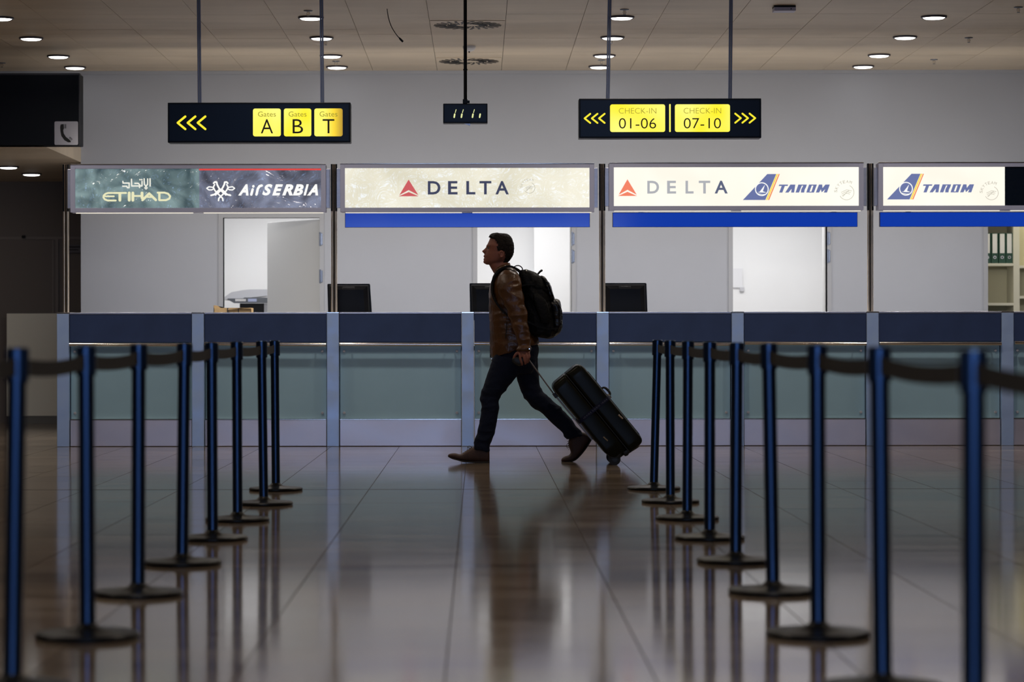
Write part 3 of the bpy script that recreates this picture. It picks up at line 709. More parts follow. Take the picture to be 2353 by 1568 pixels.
for x0, x1, ch, lx in ((582, 646, 'A', (600, 628)), (653, 716, 'B', (673, 697)), (723, 788, 'T', (742, 769))):
    sq = obj('gate_square', pprism(B(), rrect(x0, x1, 249, 313, 5), DH - .0032, .004), 'yellow' if ch != 'T' else 'yellow_t', fp, label='yellow square with the letter ' + ch)
    cx = (x0 + x1) / 2
    obj('small_lettering', text_bm('Gates', cx - 20.5, cx + 20.5, 256, 267.5, DH - .0074, offset=-.004, t=.001), 'ink_olive', sq)
    obj('letter', text_bm(ch, lx[0], lx[1], 273.5, 306, DH - .0074, offset=-.004, t=.001), 'ink', sq)
t2, fp = hang_sign(1331, 1750, 227, 318, [(1403, 1398.5), (1683, 1680.5)], 'hanging navy sign with two yellow check-in number panels')
chevrons(fp, [1344, 1360.5, 1377], 262, 283, 13, -1, 4.0); chevrons(fp, [1690, 1706.5, 1723], 262, 283, 13, 1, 4.0)
obj('divider_bar', pprism(B(), rrect(1538.3, 1541.8, 240, 304, 1), DH - .0032, .003), 'yellow', fp)
for x0, x1, num in ((1402.5, 1529, '01-06'), (1551.5, 1678, '07-10')):
    sq = obj('number_panel', pprism(B(), rrect(x0, x1, 240.5, 304, 5), DH - .0032, .004), 'yellow', fp, label='yellow panel reading CHECK-IN ' + num)
    cx = (x0 + x1) / 2
    obj('small_lettering', text_bm('CHECK-IN', cx - 43, cx + 43, 249, 261.5, DH - .0074, offset=-.016, t=.001), 'ink_olive', sq)
    obj('numerals', text_bm(num, cx - 43, cx + 42.5, 272, 296, DH - .0074, offset=-.008, t=.001), 'ink', sq)
# pair of similar signs hanging nearer, above the frame; seen mirrored in the blue strips
def back_sign(Xa, Xb, z0, z1, label, squares, txt):
    d = 10.4; t = thing('hanging_sign', ((Xa + Xb) / 2, d, z0), label, 'sign', 'hanging direction signs')
    b = B(); box(b, Xa, Xb, d - .16, d, z0 - .05, z1 + .04, .004); obj('housing', b, 'signnavy', t)
    for (xa, xb), s in zip(squares, txt):
        b = B(); box(b, xa, xb, d, d + .004, z0, z1, 0); sq = obj('square', b, 'yellow', t)
        sF = F / d
        px0 = CX + (xa + .05) * sF; px1 = CX + (xb - .05) * sF; py1 = CY - (z0 + .03 - 1) * sF; py0 = CY - (z0 + .15 - 1) * sF
        obj('letter', text_bm(s, px0, px1, py0, py1, d + .005, t=.001, flip=True, offset=-.004), 'ink', sq)
    for x in (Xa + .3, Xb - .3):
        b = B(); ringcyl(b, (x, d - .08, z1 + .04), (x, d - .08, ZC), .012, n=10); obj('pole', b, 'pole_blue', t)
back_sign(-2.62, -1.2, 2.61, 2.82, 'nearer gates sign above the frame, seen only mirrored in blue strip', [(-1.945, -1.735), (-1.715, -1.505), (-1.475, -1.265)], 'TBA')
back_sign(1.0, 2.4, 2.64, 2.85, 'nearer check-in sign above the frame, seen only as a mirror image', [(1.22, 1.64), (1.72, 2.14)], ['06-01', '10-07'][:2])
# clock
d = 20.2
t = thing('hanging_clock', P(1070, 283, d), 'small black digital clock hanging on a thin black pole', 'clock')
b = B(); pbox(b, 1019, 1121, 238, 283, d, d + .12, .004); obj('housing', b, 'signedge', t)
b = B(); pbox(b, 1022, 1118, 241, 280, d - .003, d); fpc = obj('display', b, 'signnavy', t)
M['led'] = emit('led_pale', (.80, .84, .38), .95)
for x, full in ((1043.5, 1), (1060, 1), (1085.5, 1), (1102, 0)):
    b = B(); stroke(b, [(x + .8, 269.5), (x + 2, 262.5)], 3.6, d - .0032, .002)
    if full: stroke(b, [(x + 3.2, 259), (x + 5.3, 252)], 1.6, d - .0032, .002)
    obj('digit_segment', b, 'led', fpc)
b = B(); p = P(1070, 237, d); ringcyl(b, p + Vector((0, .06, 0)), Vector((p.x, p.y + .06, ZC)), .0135, n=14); ringcyl(b, (p.x, p.y + .06, P(0, 160, d).z), (p.x, p.y + .06, P(0, 157, d).z), .0175, n=14); obj('pole', b, 'black', t, smooth=True)
b = B(); pbox(b, 1064, 1075, 228, 238, d + .03, d + .09, .002); pbox(b, 1075, 1080, 231, 237, d + .05, d + .08); obj('bracket', b, 'black', t)
b = B(); pprism(b, [(1066, 284), (1081, 284), (1081, 290), (1076, 288)], d + .06, .02); obj('light_sensor', b, 'steel', t)

# ------------------------------------------------------------------ things behind the counter
def monitor(x0, x1, ytop, label, lean):
    d = 23.98; t = thing('monitor', (P((x0 + x1) / 2, 0, d).x, d + .08, .90), label, 'monitor', 'monitors seen from behind')
    a = P(x0, ytop, d); b_ = P(x1, ytop, d)
    zb = a.z - .34; b = B(); A = []
    w = .018
    # body: thin rim and a bulging back
    prism(b, [(a.x, a.z), (b_.x, a.z), (b_.x + lean, zb), (a.x + lean * (.35 if lean > 0 else 1), zb)], d + .02, d + .045)
    bmesh.ops.bevel(b, geom=[e for e in b.edges], offset=.004, segments=2, affect='EDGES'); obj('rim', b, 'black', t)
    b = B(); cx = (a.x + b_.x) / 2; hw = (b_.x - a.x) / 2
    lv = [(hw - .012, a.z - .012, zb + .01, d + .02), (hw - .022, a.z - .020, zb + .02, d - .000), (hw - .06, a.z - .055, zb + .05, d - .010)]
    rows = [[b.verts.new((cx + s * h + (lean * (a.z - z) / .34 * .7), y, z)) for s, z in ((-1, zt), (1, zt), (1, zl), (-1, zl))] for h, zt, zl, y in lv]
    for r0, r1 in zip(rows, rows[1:]):
        for i in range(4): b.faces.new((r0[i], r0[(i + 1) % 4], r1[(i + 1) % 4], r1[i]))
    b.faces.new(rows[-1]); obj('back_shell', b, 'black', t)
    b = B(); box(b, cx - .055, cx + .055, d - .012, d - .001, a.z - .052, a.z - .030, .003); obj('grip_slot', b, 'rubber', t)
    b = B(); box(b, cx - .03, cx + .03, d + .0, d + .03, .915, zb + .08, .004); obj('stand', b, 'black', t)
    b = B(); lathe(b, [(0, 0), (.12, 0), (.12, .01), (.1, .016), (0, .018)], (cx, d + .02, .90), 28); obj('foot', b, 'black', t)
monitor(752, 850, 652, 'black monitor seen from behind, right of the first sign post', .022)
monitor(1079, 1177, 651, 'black monitor seen from behind, partly hidden by the man', .015)
monitor(1386, 1486, 651, 'black monitor seen from behind, right of the middle sign post', .012)
# cardboard box on the desk
d = 24.2
t = thing('cardboard_box', P(533, 717, d) * 1 + Vector((0, 0, 0)), 'open brown cardboard box behind the counter, below the copier', 'box'); t.location.z = .9
a = P(491, 707, d); b_ = P(577, 707, d); b = B()
for (xa, xb, ya, yb) in ((a.x, b_.x, d, d + .006), (a.x, b_.x, d + .25, d + .256), (a.x, a.x + .006, d, d + .256), (b_.x - .006, b_.x, d, d + .256)): box(b, xa, xb, ya, yb, .9, a.z)
box(b, a.x, b_.x, d, d + .256, .9, .906); obj('carton', b, 'cardboard', t)
b = B(); pprism(b, [(491, 708), (491, 701), (500, 702), (509, 708)], d + .01, .006); obj('flap', b, 'cardboard', t)
b = B(); pprism(b, [(524, 712), (577, 706.5), (577, 709), (524, 709)][:4], d - .001, .004); obj('flap', b, 'cardboard', t)
b = B(); box(b, P(522, 0, d).x, P(525, 0, d).x, d - .003, d, .9, a.z); box(b, P(547, 0, d).x, P(549, 0, d).x, d - .003, d, .9, a.z); obj('seam', b, 'sole', t)
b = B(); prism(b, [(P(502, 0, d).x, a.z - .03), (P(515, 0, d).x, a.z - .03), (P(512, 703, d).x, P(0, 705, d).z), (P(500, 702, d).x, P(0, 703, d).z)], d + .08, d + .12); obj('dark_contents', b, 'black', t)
# copier in office one
d = 28.2
t = thing('copier', P(580, 717, d), 'grey office copier seen through the left doorway', 'copier'); t.location.z = 0
def q3(pts): return [z3(p) for p in pts]
b = B(); pprism(b, q3([(1428, 1228), (1440, 1210), (1500, 1168), (1600, 1150), (1660, 1145), (1840, 1145), (1840, 1195), (1440, 1235)]), d + .5, .5); obj('lid', b, 'copier', t)
b = B(); pprism(b, q3([(1430, 1222), (1440, 1216), (1565, 1216), (1580, 1208), (1830, 1208), (1830, 1256), (1490, 1256)]), d, .06); cp = obj('control_panel', b, 'copier_dark', t)
for i in range(7):
    x = 1498 + i * 13; b = B(); pprism(b, q3([(x, 1220), (x + 10, 1220), (x + 10, 1240), (x, 1240)]), d - .06, .004); obj('key', b, 'paper', cp)
b = B(); pprism(b, q3([(1606, 1218), (1680, 1218), (1680, 1243), (1606, 1243)]), d - .06, .004); obj('display', b, mat('copier_display', (.35, .40, .6), .3), cp)
b = B(); p0 = P(*z3((1535, 1258)), d); p1 = P(*z3((1745, 1258)), d); box(b, p0.x, p1.x, d, d + .45, .1, p0.z); obj('output_bay', b, 'black', t)
b = B(); p1b = P(*z3((1840, 1258)), d); box(b, p1.x, p1b.x, d - .01, d + .5, .1, p0.z); obj('cabinet', b, 'copier', t)
b = B(); box(b, p0.x, p1.x, d + .05, d + .5, .02, .95); obj('paper_drawers', b, 'copier', t)
b = B(); pprism(b, q3([(1655, 1150), (1690, 1152), (1725, 1162), (1765, 1152), (1800, 1148), (1815, 1190), (1640, 1192), (1662, 1178)]), d + .2, .12); tt = obj('black_bag', b, 'black'); tag(tt, 'black crumpled bag lying on top of the copier', 'bag')
# notices in office three
for i, (x, y, w_, h_) in enumerate(((1695, 640, 22, 44),)):
    d = 29.48; t = obj('wall_paper_sheet', pprism(B(), [(x - w_ / 2, y - h_ / 2), (x + w_ / 2, y - h_ / 2), (x + w_ / 2, y + h_ / 2), (x - w_ / 2, y + h_ / 2)], d, .003), mat('paper_sheet', (.72, .73, .77), .6)); tag(t, 'pale paper sheet on the wall of the third doorway\'s office', 'paper')
t = obj('wall_switch', pbox(B(), 1700, 1710, 661, 671, 29.47, 29.5, .003), 'copier'); tag(t, 'small grey wall switch in the third doorway\'s office', 'switch')
# shelf and binders in office four
d = 27.9; s = F / d
t = thing('shelf_unit', P(2300, 770 + s, d), 'cream shelf unit with green binders in the rightmost doorway', 'shelf'); t.location.z = 0
for x in (2236, 2336): 
    b = B(); a = P(x - 7, 0, d); c_ = P(x + 7, 0, d); box(b, a.x, c_.x, d - .005, d + .36, 0, 2.3, .002); obj('upright', b, 'cream', t)
b = B(); a = P(2480, 0, d); box(b, a.x, a.x + .05, d, d + .36, 0, 2.3); obj('upright', b, 'cream', t)
shz = [P(0, 607, d).z, P(0, 698, d).z, .75, .35, P(0, 510, d).z]
for z in shz:
    b = B(); box(b, P(2243, 0, d).x, P(2329, 0, d).x, d, d + .36, z - .028, z, .002); obj('shelf', b, 'cream', t)
for z in (P(0, 612, d).z, P(0, 682, d).z):
    b = B(); box(b, P(2343, 0, d).x, P(2480, 0, d).x, d, d + .36, z - .028, z, .002); obj('shelf', b, 'cream', t)
b = B(); box(b, P(2236, 0, d).x, P(2480, 0, d).x, d + .36, d + .375, 0, 2.3); obj('back_panel', b, mat('shelf_back', (.50, .47, .32), .6), t)
def binder(cx, z0, hgt, lab):
    w_ = .0365; t = thing('binder', (cx, d + .03, z0), lab, 'binder', 'green lever arch binders')
    b = B(); box(b, cx - w_, cx + w_, d + .03, d + .31, z0, z0 + hgt, .003); obj('cover', b, 'binder', t)
    b = B(); box(b, cx - w_ + .012, cx + w_ - .012, d + .027, d + .03, z0 + .11, z0 + hgt - .008); obj('spine_label', b, 'paper', t)
    b = B(); lathe(b, [(.011, 0), (.016, 0), (.016, .003), (.011, .003), (.011, 0)], (0, 0, 0), 18); bmesh.ops.rotate(b, verts=b.verts, cent=(0, 0, 0), matrix=Matrix.Rotation(R(90), 3, 'X')); bmesh.ops.translate(b, verts=b.verts, vec=(cx, d + .029, z0 + .065)); obj('finger_ring', b, 'steel', t)
nm = ['leftmost', 'second', 'third', 'rightmost']
for i, px in enumerate((2270.5, 2287.5, 2304.5, 2321)):
    binder(P(px, 0, d).x, shz[0], .325, '%s green binder with white spine on the upper shelf at right' % nm[i])
for i, px in enumerate((2270.5, 2287.5, 2304.5, 2321)):
    binder(P(px, 0, d).x, .75, .325, '%s green binder with white spine on the lower shelf at right' % nm[i])

# ------------------------------------------------------------------ belt posts
def belt_post(xb, s, xt, label, row, topy=None):
    dd = F / s; X = (xb - CX) / s; lean = (xt - xb) / s
    t = thing('belt_post', (X, dd, 0), label, 'belt post', row)
    b = B(); lathe(b, [(0, 0), (.170, 0), (.172, .004), (.172, .014), (.166, .020), (.10, .026), (.045, .032), (.030, .045), (.0265, .05), (0, .05)], (X, dd, 0), 48); obj('base', b, 'base', t, smooth=True)
    top = Vector((X + lean, dd, .966)); bot = Vector((X, dd, .03)); ax = (top - bot)
    b = B(); ringcyl(b, bot, bot + ax * .905, .0268, n=28); obj('pole', b, 'post', t, smooth=True)
    hb = bot + ax * .895
    b = B(); ringcyl(b, hb, top - Vector((0, 0, .004)), .0335, n=28); ringcyl(b, top - Vector((0, 0, .004)), top, .0335, .030, n=28)
    for k_ in range(4):
        a = math.pi / 4 + k_ * math.pi / 2; c = Vector((math.cos(a), math.sin(a), 0))
        ringcyl(b, hb + c * .030 + Vector((0, 0, .006)), top + c * .030 - Vector((0, 0, .006)), .0065, n=8)
    obj('belt_head', b, 'post', t, smooth=True)
    return t, top
def belt(t, a, b_, sag, z=-.052):
    b = B(); n = 14; h = .024; L_ = []
    for i in range(n + 1):
        u = i / n; p = a.lerp(b_, u) + Vector((0, 0, z - sag * 4 * u * (1 - u))); sd = (b_ - a).cross(Vector((0, 0, 1))).normalized() * .0012
        L_.append([b.verts.new(p + sd + Vector((0, 0, h))), b.verts.new(p + sd - Vector((0, 0, h))), b.verts.new(p - sd - Vector((0, 0, h))), b.verts.new(p - sd + Vector((0, 0, h)))])
    for A, C in zip(L_, L_[1:]):
        for i in range(4): b.faces.new((A[i], A[(i + 1) % 4], C[(i + 1) % 4], C[i]))
    obj('belt', b, 'belt', t)
ordn = ['farthest', 'second farthest', 'third farthest', 'fourth farthest', 'fifth farthest', 'sixth farthest', 'seventh farthest', 'eighth farthest', 'ninth farthest']
right = [(1502, 356, 1511), (1540, 386.5, 1539.5), (1578.5, 425, 1581), (1630, 470.5, 1631), (1690, 524, 1693.5), (1775, 595, 1766), (1879, 694, 1878), (2027, 818, 2020), (2237, 1013, 2237), (2558, 1300, 2558)]
left = [(633.5, 357, 631), (605.5, 390, 601), (545.4, 427, 544), (488, 470.5, 486), (418, 527, 424), (316.8, 598, 319), (200, 695.6, 197.5), (27, 818, 40), (-207, 1013, -207)]
for nm_, rows, extra in (('right', right, ['', ' with leaning pole', '', '', '', '', '', '', '', '']), ('left', left, [''] * 9)):
    prev = None
    for i, (xb, s_, xt) in enumerate(rows):
        l = '%s black belt post of the %s row' % (ordn[i] if i < 9 else 'nearest', nm_)
        if nm_ == 'right' and i == 0: l += ', its pole leaning slightly'
        if nm_ == 'left' and i == 7: l = 'nearest visible black belt post of the left row, blurred, at the left picture edge'
        if nm_ == 'left' and i == 8: l = 'belt post of the left row beyond the picture edge'
        if nm_ == 'right' and i == 8: l = 'nearest visible black belt post of the right row, blurred, at lower right'
        if nm_ == 'right' and i == 9: l = 'belt post of the right row beyond the picture edge'
        t, top = belt_post(xb, s_, xt, l, 'belt posts of the %s row' % nm_)
        if prev: belt(t, prev, top, .008 + .001 * i)
        prev = top

# ------------------------------------------------------------------ the walking man
PD = 20.48; S = F / PD
def Z1(x, y): return ((1000 + x / 4.612 - CX) / S, (CY + S - (520 + y / 4.612)) / S)     # -> world X, Z at the man's depth
def Z2(x, y): return ((1000 + x / 4.706 - CX) / S, (CY + S - (780 + y / 4.706)) / S)
def loft(bm, rings, conv, n=28, sub=4, pw=2.3, yc=PD):
    """rings: (front x, front y, back x, back y, half width m, y offset m)"""
    rows = []
    for r in rings:
        fx, fz = conv(r[0], r[1]); bx_, bz = conv(r[2], r[3]); rows.append([fx, fz, bx_, bz, r[4], r[5] if len(r) > 5 else 0])
    rows = catmull(rows, sub); vr = []
    for fx, fz, bx_, bz, hw, yo in rows:
        c = Vector(((fx + bx_) / 2, yc + yo, (fz + bz) / 2)); a = Vector((fx - bx_, 0, fz - bz)) / 2; ring = []
        for i in range(n):
            th = 2 * math.pi * i / n; ct, s_ = math.cos(th), math.sin(th); e = 2 / pw
            ring.append(bm.verts.new(c + a * (abs(ct) ** e * (1 if ct > 0 else -1)) + Vector((0, hw * abs(s_) ** e * (1 if s_ > 0 else -1), 0))))
        vr.append(ring)
    for A, C in zip(vr, vr[1:]):
        for i in range(n): bm.faces.new((A[i], A[(i + 1) % n], C[(i + 1) % n], C[i]))
    bm.faces.new(vr[0][::-1]); bm.faces.new(vr[-1])
    return bm
def remesh(bm, vox, smooth=2):
    bmesh.ops.recalc_face_normals(bm, faces=bm.faces)
    me = bpy.data.meshes.new('t'); bm.to_mesh(me); bm.free()
    o = bpy.data.objects.new('t', me); COL.objects.link(o)
    md = o.modifiers.new('r', 'REMESH'); md.mode = 'VOXEL'; md.voxel_size = vox; md.use_smooth_shade = True
    if smooth: sm = o.modifiers.new('s', 'SMOOTH'); sm.iterations = smooth; sm.factor = .5
    dg = bpy.context.evaluated_depsgraph_get(); dg.update()
    m2 = bpy.data.meshes.new_from_object(o.evaluated_get(dg)); out = B(); out.from_mesh(m2)
    bpy.data.objects.remove(o); bpy.data.meshes.remove(me); bpy.data.meshes.remove(m2)
    return out
def wrinkle(bm, amp, sc, seed=0, fn=None):
    bm.normal_update()
    for v in bm.verts:
        p = v.co
        q_ = Vector((p.x * sc[0] + seed, p.y * sc[1], p.z * sc[2]))
        n1 = noise.noise(q_); a = amp * (fn(p) if fn else 1)
        v.co = p + v.normal * (a * (1 - 2 * abs(n1) * 1.6) + a * .4 * noise.noise(q_ * 2.3))
man = thing('person', (Z1(800, 0)[0], PD, 0), 'man in brown leather jacket and dark jeans striding left, pulling a suitcase', 'person')
# head: slices along the traced profile, nose and lips pushed out near the middle line
HS = [(92, 640, 745, .028), (98, 610, 765, .045), (112, 592, 785, .058), (140, 578, 806, .068), (180, 560, 822, .075), (205, 548, 828, .0775), (225, 550, 829, .078), (250, 547, 829, .078), (290, 535, 824, .0765), (320, 528, 812, .073), (350, 522, 792, .067), (372, 516, 772, .060), (392, 520, 755, .050), (408, 545, 740, .036)]
NO = [(60, 0), (195, 0), (208, 5), (222, 8), (235, 22), (250, 36), (262, 50), (270, 49), (280, 32), (290, 20), (296, 10), (304, 11), (316, 17), (326, 14), (334, -2), (341, 6), (350, 12), (358, 4), (366, 2), (380, 6), (395, 2), (410, 0), (500, 0)]
def interp(tab, x):
    for (a, b_) in zip(tab, tab[1:]):
        if a[0] <= x <= b_[0]: return a[1] + (b_[1] - a[1]) * (x - a[0]) / max(1e-6, b_[0] - a[0])
    return 0
rows = catmull([list(r) for r in HS], 7); hb = B(); vr = []; nH = 56; grid = []
for yz, xf, xb, hw in rows:
    fx, z = Z1(xf, yz); bx_, _ = Z1(xb, yz); c = (fx + bx_) / 2; a = (bx_ - fx) / 2; ring = []; gr = []
    for i in range(nH):
        th = 2 * math.pi * i / nH; ct, s_ = math.cos(th), math.sin(th); e = 2 / 2.25
        X = c - a * (abs(ct) ** e) * (1 if ct > 0 else -1); Y = hw * abs(s_) ** (2 / 2.4) * (1 if s_ > 0 else -1)
        if ct > 0:
            no = interp(NO, yz) / 4.612 / S; sg = .0125 if 225 < yz < 300 else .024
            X -= no * math.exp(-(Y / sg) ** 2)
            if 215 < yz < 255: X += .010 * math.exp(-((abs(Y) - .031) / .013) ** 2) * math.exp(-((yz - 233) / 12) ** 2)
            X += .012 * (max(0, abs(Y) / .07) ** 2) * max(0, min(1, (yz - 215) / 60)) * max(0, min(1, (420 - yz) / 30))
        gr.append(Vector((X, Y, z))); ring.append(hb.verts.new((X, PD + Y, z)))
    vr.append(ring); grid.append(gr)
for A, C in zip(vr, vr[1:]):
    for i in range(nH): hb.faces.new((A[i], A[(i + 1) % nH], C[(i + 1) % nH], C[i]))
hb.faces.new(vr[0][::-1]); hb.faces.new(vr[-1])
loft(hb, [(560, 380, 770, 350, .052), (580, 425, 775, 390, .054), (605, 470, 790, 430, .057), (640, 530, 800, 490, .075), (660, 600, 860, 590, .12)], Z1)
def ell(bm, cx, cz, yo, rx, ry, rz, rot=0, n=14):
    st_ = len(bm.verts); lathe(bm, [(0, -1)] + [(math.cos(a), math.sin(a)) for a in [R(-90 + 180 * i / 10) for i in range(1, 10)]] + [(0, 1)], (0, 0, 0), n)
    bm.verts.ensure_lookup_table(); m_ = Matrix.Rotation(rot, 3, 'Y')
    for v in bm.verts[st_:]: v.co = m_ @ Vector((v.co.x * rx, v.co.y * ry, v.co.z * rz)) + Vector((cx, PD + yo, cz))
for sgn in (-1, 1):
    # ear: rim, lobe
    c = Z1(703, 300)
    for kx in range(13):
        a = R(-120 + kx * 24 * 1.05); x, z = Z1(703 + 20 * math.cos(a) * 1.15, 300 - 30 * math.sin(a)); ell(hb, x, z, sgn * .083, .006, .006, .006, n=8)
    ell(hb, *Z1(700, 302), sgn * .077, .017, .007, .024, R(-12)); ell(hb, *Z1(696, 335), sgn * .078, .008, .006, .009)
# hidden torso, arms and legs so that the body is one surface
loft(hb, [(680, 560, 830, 540, .14), (640, 720, 860, 700, .14), (660, 950, 870, 950, .13), (670, 1200, 980, 1150, .14), (700, 1350, 1010, 1340, .14)], Z1)
def limb(bm, pts, conv, n=12, sub=4):
    """tapered chain: (x,y,yoff,r)"""
    rows = catmull([[*conv(p[0], p[1]), p[2], p[3]] for p in pts], sub)
    for a, b_ in zip(rows, rows[1:]):
        ringcyl(bm, (a[0], PD + a[2], a[1]), (b_[0], PD + b_[2], b_[1]), a[3], b_[3], n=n)
    for a in (rows[0], rows[-1]): ell(bm, a[0], a[1], a[2], a[3], a[3], a[3], n=n)
limb(hb, [(770, 560, -.18, .04), (850, 800, -.235, .038), (890, 1000, -.26, .034), (930, 1310, -.27, .026), (930, 1345, -.27, .027)], Z1)
limb(hb, [(770, 560, .18, .04), (800, 960, .235, .035), (760, 1230, .24, .026), (745, 1270, .24, .027)], Z1)
limb(hb, [(860, 180, -.07, .06), (620, 600, -.085, .045), (590, 850, -.085, .04), (510, 1170, -.08, .035)], Z2)
limb(hb, [(930, 180, .07, .06), (1090, 640, .085, .045), (1290, 830, .085, .04), (1550, 1060, .085, .035)], Z2)
# near hand: fist round the grip
def hand(cx, cy, yo, sgn):
    ell(hb, *Z1(cx, cy), yo, .032, .017, .036, R(10))
    # fingers: knuckle row along x, curling down and inward round the grip
    for i, (kx, ln, r) in enumerate(((-42, 1.0, .0088), (-14, 1.1, .0092), (14, 1.03, .0088), (38, .85, .0078))):
        y0 = cy + 18 + abs(i - 1.2) * 3
        limb(hb, [(cx + kx * .8, cy - 8, yo, r * 1.15), (cx + kx, y0 + 6, yo + sgn * .008, r * 1.1), (cx + kx - 4, y0 + 38 * ln, yo + sgn * .004, r), (cx + kx - 12, y0 + 56 * ln, yo - sgn * .016, r * .95), (cx + kx - 22, y0 + 46 * ln, yo - sgn * .032, r * .85)], Z1, n=10, sub=2)
    limb(hb, [(cx - 20, cy - 30, yo, .013), (cx - 58, cy - 8, yo - sgn * .002, .0115), (cx - 84, cy + 18, yo - sgn * .006, .0100), (cx - 92, cy + 44, yo - sgn * .012, .0088)], Z1, n=10, sub=2)
ell(hb, *Z1(934, 1352), -.287, .046, .019, .027, R(-4))
ell(hb, *Z1(934, 1330), -.282, .036, .020, .026)
for k0, k1, k2, r_ in (((892, 1362), (896, 1408), (915, 1462), .0098), ((926, 1358), (936, 1402), (950, 1452), .0102), ((958, 1354), (968, 1392), (974, 1438), .0096), ((984, 1350), (992, 1380), (986, 1418), .0086)):
    limb(hb, [(k0[0], k0[1] - 20, -.288, r_ * 1.25), (k0[0], k0[1], -.299, r_ * 1.15), (k1[0], k1[1], -.307, r_ * 1.05), (k2[0] - 4, k2[1] - 14, -.302, r_), (k2[0], k2[1], -.290, r_ * .95), (k2[0] - 6, k2[1] + 2, -.268, r_ * .85)], Z1, n=10, sub=3)
limb(hb, [(900, 1340, -.283, .016), (868, 1342, -.280, .013), (842, 1366, -.280, .0112), (830, 1392, -.276, .0102), (826, 1410, -.270, .009)], Z1, n=10, sub=3)
hand(735, 1310, .245, 1)
body = obj('body', remesh(hb, .0038, 2), 'skin', man, smooth='all')
# eyes and brows
for sgn in (-1, 1):
    b = B(); x, z = Z1(567, 232); ell(b, x + .004, z, sgn * .031, .0115, .0115, .0115, n=16); e = obj('eye', b, 'eye', man, smooth='all')
    b = B(); ell(b, x - .0055, z, sgn * .031, .003, .005, .005, n=12); obj('iris', b, 'iris', e, smooth='all')
    b = B(); 
    for q_ in range(5):
        x, z = Z1(552 + q_ * 9, 206 + abs(q_ - 1.5) * 3); ell(b, x, z, sgn * (.018 + q_ * .009), .004, .007, .0028, n=8)
    obj('eyebrow', b, 'hair', man, smooth='all')
b = B(); x, z = Z1(523, 335); ell(b, x + .006, z, 0, .008, .018, .0022, n=12); obj('mouth_line', b, mat('lip_dark', (.12, .035, .03), .5), man)
# hair: shell over the skull above the traced hairline
HP = [(560, 60), (575, 128), (605, 138), (640, 150), (655, 185), (652, 262), (672, 268), (690, 255), (722, 262), (742, 300), (730, 365), (700, 412), (800, 420), (900, 300), (860, 60)]
def inpoly(x, y, P_):
    c = False; j = len(P_) - 1
    for i in range(len(P_)):
        if (P_[i][1] > y) != (P_[j][1] > y) and x < (P_[j][0] - P_[i][0]) * (y - P_[i][1]) / (P_[j][1] - P_[i][1]) + P_[i][0]: c = not c
        j = i
    return c
hr = B(); cz = Z1(0, 230)[1]; cx0 = Z1(690, 0)[0]; hv = {}
def to1(X, Z): return ((X * S + CX - 1000) * 4.612, (CY + S - Z * S - 520) * 4.612)
vals = []
for gi, gr in enumerate(grid):
    for i, p in enumerate(gr):
        zx, zy = to1(p.x, p.z); ins = inpoly(zx, zy, HP)
        vals.append(ins)
for gi in range(len(grid) - 1):
    for i in range(nH):
        j = (i + 1) % nH; ids = [(gi, i), (gi, j), (gi + 1, j), (gi + 1, i)]
        if sum(vals[a * nH + b_] for a, b_ in ids) >= 3:
            f = []
            for a, b_ in ids:
                if (a, b_) not in hv:
                    p = grid[a][b_]; nrm = Vector((p.x - cx0, p.y, (p.z - cz))).normalized(); th = .0062 + .004 * max(0, nrm.z) + .0035 * noise.noise(p * 70)
                    if nrm.z > .5 and nrm.x < -.1: th += .006
                    hv[(a, b_)] = hr.verts.new(p + nrm * th + Vector((0, PD, 0)))
                f.append(hv[(a, b_)])
            hr.faces.new(f)
bmesh.ops.holes_fill(hr, edges=[e for e in hr.edges if e.is_boundary and abs(e.verts[0].co.z - Z1(0, 92)[1]) < .02], sides=80)
bmesh.ops.recalc_face_normals(hr, faces=hr.faces)
bmesh.ops.solidify(hr, geom=hr.faces[:], thickness=.011)
# short upswept tufts at the hairline
for i in range(70):
    yo = random.uniform(-.05, .05); u = random.random(); bx0 = 592 + u * 200; by0 = 104 - 14 * math.sin(u * 2.6) + (abs(yo) / .05) ** 2 * 16 + (18 * u * u)
    x, z = Z1(bx0, by0); L0 = .018 * (1 - .6 * u); dx = -.010 + .020 * u
    if i % 3 == 0 and u < .3: L0 *= 1.2
    ringcyl(hr, (x, PD + yo, z - .006), (x + dx, PD + yo * 1.05, z + L0 * (.55 if u > .25 else .85)), .0066, .0016, n=6)
obj('hair', hr, 'hair', man, smooth='all')

# jeans
jb = B()
loft(jb, [(650, 20, 1090, 0, .150), (632, 110, 1118, 100, .165), (622, 200, 1105, 205, .165), (640, 290, 1080, 300, .150), (720, 370, 1040, 370, .11)], Z2)
loft(jb, [(640, 150, 960, 280, .085, -.085), (602, 265, 890, 385, .088, -.088), (560, 390, 815, 480, .084, -.088), (520, 510, 740, 580, .075, -.088), (492, 590, 706, 614, .068, -.086), (486, 655, 690, 662, .066, -.085), (504, 705, 690, 735, .064, -.084), (492, 800, 683, 800, .063, -.083), (472, 925, 657, 925, .060, -.082), (442, 1025, 632, 1035, .058, -.081), (424, 1080, 610, 1105, .057, -.08), (419, 1150, 590, 1155, .057, -.08), (416, 1185, 583, 1213, .058, -.08)], Z2)
loft(jb, [(830, 220, 1112, 160, .085, .085), (860, 330, 1112, 280, .088, .088), (888, 440, 1125, 415, .085, .088), (922, 535, 1132, 495, .078, .088), (968, 645, 1163, 562, .07, .088), (1050, 735, 1240, 640, .066, .088), (1130, 785, 1328, 705, .064, .088), (1232, 880, 1410, 798, .062, .088), (1322, 962, 1480, 868, .058, .088), (1368, 1003, 1517, 935, .056, .088), (1396, 1050, 1570, 985, .056, .088), (1424, 1086, 1606, 1040, .057, .088)], Z2)
